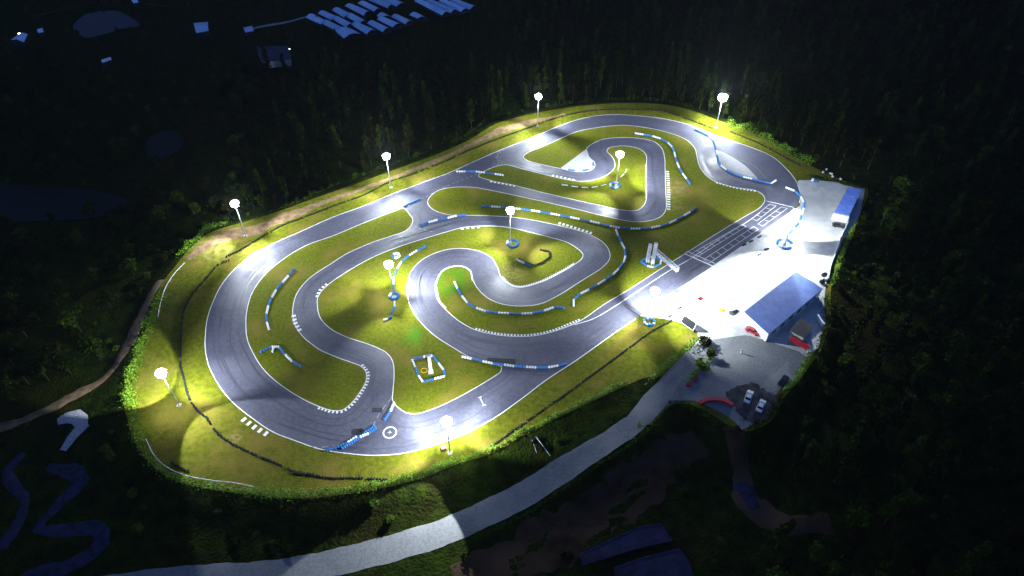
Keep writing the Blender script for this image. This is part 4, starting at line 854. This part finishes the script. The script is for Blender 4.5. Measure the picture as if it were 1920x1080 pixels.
# scatter, world space
roadpoly = np.array([p[:2] for p in RU] + [p[:2] for p in RL[::-1]])
excl = [np.array([gt(*p)[:2] for p in P]) for P in ([(575,28),(640,80),(760,72),(905,18),(890,-20),(600,-20)], [(450,45),(480,45),(600,28),(600,40),(480,66),(450,66)], [(478,84),(545,82),(552,120),(488,122)],
    [(0,48),(100,45),(110,90),(0,92)], [(355,36),(400,36),(405,66),(360,70)], [(180,104),(216,104),(216,122),(180,124)],
    [(80,860),(215,870),(225,1100),(-50,1100),(-50,830)], [(1075,975),(1270,960),(1330,1110),(1060,1110)], [(1350,770),(1450,900),(1600,965),(1560,1010),(1380,985),(1340,900)],
    [(-60,830),(0,775),(110,735),(200,680),(235,640),(250,570),(330,480),(300,560),(262,700),(238,760),(190,745),(180,860),(90,850),(60,790)], [(780,1110),(1000,960),(1200,820),(1340,770),(1345,830),(1100,980),(950,1110)])] + ponds
def px_of(X, Y, Z):
    cp, sp = math.cos(PITCH), math.sin(PITCH); dz = Z - CAMH; zc = Y * cp - dz * sp; yc = Y * sp + dz * cp
    return 960 + F * X / zc, 540 - F * yc / zc
def allowed(X, Y, edge=3.0, road=3.0):
    uu_, vv__ = px_of(X, Y, 0.0); ok = poly_dist(PLAT, X, Y) > np.where((uu_ > 1530) & (vv__ > 350) | (uu_ > 1380) & (vv__ > 770), .2, edge); ok &= poly_dist(roadpoly, X, Y) > road
    for e in excl: ok &= poly_dist(e, X, Y) > .5
    return ok
N0 = 26000; X = rng.uniform(-420, 460, N0); Y = rng.uniform(40, 640, N0)
ok = allowed(X, Y); X, Y = X[ok], Y[ok]; Z = height(X, Y); u, v = px_of(X, Y, Z)
ok = (u > -150) & (u < 2070) & (v > -120) & (v < 1150); X, Y, Z, u, v = X[ok], Y[ok], Z[ok], u[ok], v[ok]
dpl = poly_dist(PLAT, X, Y); kinds = []; keep = []
cell = {}
for i in range(len(X)):
    uu, vv_ = u[i], v[i]
    south = vv_ > 640 and uu < 1330 and uu > 230
    if south: k, sp = 'shrub', 3.0
    elif vv_ > 800 and uu < 1430: k, sp = 'shrub', 4.0
    elif uu < 430 and vv_ > 330: k, sp = ('shrub', 3.2) if dpl[i] < 12 or random.random() < .4 else ('broad', 4.2)
    elif uu < 900 and vv_ < 330: k, sp = ('slim' if uu > 500 else 'broad'), (4.6 if uu > 400 else 5.5)
    elif vv_ < 250: k, sp = 'slim', 4.0
    else: k, sp = ('slim' if random.random() < .5 else 'broad'), 4.2
    if k != 'shrub' and dpl[i] < 7: k, sp = 'shrub', 2.8
    key = (int(X[i] // 6), int(Y[i] // 6)); good = True
    for a in (-1, 0, 1):
        for b in (-1, 0, 1):
            for jx, jy in cell.get((key[0] + a, key[1] + b), ()):
                if (jx - X[i]) ** 2 + (jy - Y[i]) ** 2 < sp * sp: good = False
    if not good: continue
    if k != 'shrub' and vv_ < 130 and uu < 950 and random.random() < .35: continue
    if k == 'shrub' and vv_ > 800 and random.random() < .35: continue
    cell.setdefault(key, []).append((X[i], Y[i])); keep.append(i); kinds.append(k)
print('plants', len(keep), {k: kinds.count(k) for k in set(kinds)})
LM = [(60,60,'the far upper left roofs'),(205,110,'the lone tiny roof'),(380,50,'the bright blue roofed house'),(500,95,'the faint farm shed'),(100,380,'the left pond'),(310,275,'the small left pond'),(210,45,'the top left pond'),(680,70,'the greenhouse cluster'),(560,200,'the gap below the greenhouses'),(380,330,'the dark field left of the second mast'),
 (300,450,'the upper left bend mast'),(120,560,'the left picture edge'),(230,640,'the dirt path left of the hedge'),(130,700,'the lower dirt path'),(150,830,'the pale gravel patch'),(590,340,'the dirt track between the first two masts'),(725,260,'the mast by the long left straight'),(880,180,'the stretch between two top masts'),(1005,150,'the top left circuit mast'),(1100,60,'the top picture edge'),(1180,160,'the far top bend'),(1350,130,'the brightest mast'),(1480,230,'the top right bend'),(1450,80,'the upper right corner'),(1640,200,'the right forest'),(1800,80,'the far upper right corner'),(1600,300,'the blue roofed shed'),(1700,400,'the right side beyond the shed'),(1640,520,'the pale boundary wall'),(1850,350,'the right picture edge'),(1620,640,'the pit building rear'),(1800,600,'the right picture edge below middle'),(1520,720,'the car yard'),(1450,820,'the two white cars'),(1650,800,'the dark lower right'),(1850,850,'the lower right corner'),(1500,1000,'the lower dirt road'),(1300,950,'the dirt yard'),(330,960,'the lower left rail'),(480,990,'the bottom hedge left end'),(650,970,'the bottom hedge middle'),(800,930,'the bottom mast'),(950,890,'the orange box side of the bank'),(1080,810,'the leaning white pole'),(1200,720,'the driveway hedge'),(500,1070,'the bottom road end'),(1000,1050,'the blue tarpaulin basins'),(80,980,'the winding wet paths')]
TONE = {'leaf': 'green', 'leaf_dark': 'dark', 'leaf_olive': 'olive', 'hedge': 'bright green'}
def veg_label(k, cmn, sc, uu, vv_):
    n = min(LM, key=lambda q: (q[0] - uu) ** 2 + (q[1] - vv_) ** 2); side = ('left of' if uu < n[0] - 25 else 'right of' if uu > n[0] + 25 else 'above' if vv_ < n[1] else 'below')
    size = ('low' if k == 'shrub' else 'short') if sc < .85 else ('full-grown' if sc < 1.05 else 'tall')
    return '%s %s %s growing %s %s' % (size, TONE[cmn], {'slim': 'slim tree', 'broad': 'rounded tree', 'shrub': 'shrub'}[k], side, n[2]), {'slim': 'slim trees', 'broad': 'rounded trees', 'shrub': 'shrubs'}[k] + ' near ' + n[2]
order = sorted(range(len(keep)), key=lambda j: dpl[keep[j]])
quota = {'shrub': 290, 'slim': 285, 'broad': 285}; rest = []
LV = {'slim': ['leaf_dark', 'leaf', 'leaf_olive'], 'broad': ['leaf_dark', 'leaf', 'leaf_olive'], 'shrub': ['leaf', 'leaf', 'leaf_olive']}
for j in order:
    i, k = keep[j], kinds[j]; cmn = random.choice(LV[k]); sc = random.uniform(.75, 1.2) * (.42 if (v[i] < 135 and u[i] < 960 and k != 'shrub') else .65 if (v[i] < 330 and u[i] < 420) else 1.0) * (1.0 if k != 'shrub' else random.uniform(.7, 1.3))
    if quota[k] > 0:
        quota[k] -= 1
        lab, grp = veg_label(k, cmn, sc, u[i], v[i])
        plant(k, cmn, X[i], Y[i], Z[i] - .1, sc, lab, grp)
    else: rest.append((X[i], Y[i], Z[i] - .1, sc, random.randrange(3) + {'slim': 0, 'broad': 3, 'shrub': 6}[k]))
# the rest of the wood as one mass; the samples it repeats stand in it too
protos = []
for kind, names in (('slim', LV['slim']), ('broad', LV['broad']), ('shrub', ['leaf', 'hedge', 'leaf_olive'])):
    for cmn in names:
        t, c = ME[(kind, cmn)]; bm = bmesh.new(); bm.from_mesh(t); nf = len(bm.faces); bm.from_mesh(c)
        bm.faces.ensure_lookup_table()
        for fi, f in enumerate(bm.faces): f.material_index = 0 if fi < nf else 1
        me = bpy.data.meshes.new('wood_tree'); bm.to_mesh(me); bm.free(); me.materials.append(t.materials[0]); me.materials.append(c.materials[0])
        r = rest.pop(random.randrange(len(rest))); o = link_mesh('wood_tree', me, None, r[:3], 1.0); o.scale = (r[3],) * 3
        tag(o, 'far dark tree standing in the deep wood', 'tree', 'far trees of the deep wood'); protos.append(o)
me = bpy.data.meshes.new('forest'); me.from_pydata([r[:3] for r in rest], [], [])
for nm, ty, vals in (('sc', 'FLOAT', [r[3] for r in rest]), ('rt', 'FLOAT', [random.uniform(0, 6.28) for _ in rest]), ('ix', 'INT', [r[4] for r in rest])):
    at = me.attributes.new(nm, ty, 'POINT'); at.data.foreach_set('value', vals)
fo = link_mesh('forest', me); tag(fo, 'dark forest mass surrounding the circuit on all sides', 'forest', kind='stuff')
ng = bpy.data.node_groups.new('forest', 'GeometryNodeTree'); ng.interface.new_socket('Geometry', in_out='INPUT', socket_type='NodeSocketGeometry'); ng.interface.new_socket('Geometry', in_out='OUTPUT', socket_type='NodeSocketGeometry')
nd = ng.nodes.new; lk = ng.links.new; gi = nd('NodeGroupInput'); go = nd('NodeGroupOutput'); jn = nd('GeometryNodeJoinGeometry')
def attr(nm, ty):
    a = nd('GeometryNodeInputNamedAttribute'); a.data_type = ty; a.inputs['Name'].default_value = nm; return [s for s in a.outputs if s.enabled][0]
asc, art, aix = attr('sc', 'FLOAT'), attr('rt', 'FLOAT'), attr('ix', 'INT'); cx_ = nd('ShaderNodeCombineXYZ'); lk(art, cx_.inputs[2]); cs_ = nd('ShaderNodeCombineXYZ')
for q in range(3): lk(asc, cs_.inputs[q])
for k, o in enumerate(protos):
    ob = nd('GeometryNodeObjectInfo'); ob.inputs['Object'].default_value = o; ob.transform_space = 'ORIGINAL'
    cmp_ = nd('FunctionNodeCompare'); cmp_.data_type = 'INT'; cmp_.operation = 'EQUAL'; ins = [s for s in cmp_.inputs if s.enabled]; lk(aix, ins[0]); ins[1].default_value = k
    ip = nd('GeometryNodeInstanceOnPoints'); lk(gi.outputs[0], ip.inputs['Points']); lk(cmp_.outputs[0], ip.inputs['Selection']); lk(ob.outputs['Geometry'], ip.inputs['Instance']); lk(cx_.outputs[0], ip.inputs['Rotation']); lk(cs_.outputs[0], ip.inputs['Scale']); lk(ip.outputs[0], jn.inputs[0])
lk(jn.outputs[0], go.inputs[0]); md = fo.modifiers.new('forest', 'NODES'); md.node_group = ng

# ------------------------------------------------------------------ night air
hz = MB().box((0, 0, 0), (1300, 1100, 185)).build('haze', None, None, (20, 320, 80)); tag(hz, 'thin night haze over the whole place', 'haze', kind='stuff')
hm = bpy.data.materials.new('haze'); hm.use_nodes = True; hm.node_tree.nodes.clear()
hv = hm.node_tree.nodes.new('ShaderNodeVolumePrincipled'); hv.inputs['Density'].default_value = .00004; hv.inputs['Color'].default_value = (.8, .9, 1, 1)
ho = hm.node_tree.nodes.new('ShaderNodeOutputMaterial'); hm.node_tree.links.new(hv.outputs[0], ho.inputs['Volume']); hz.data.materials.append(hm)
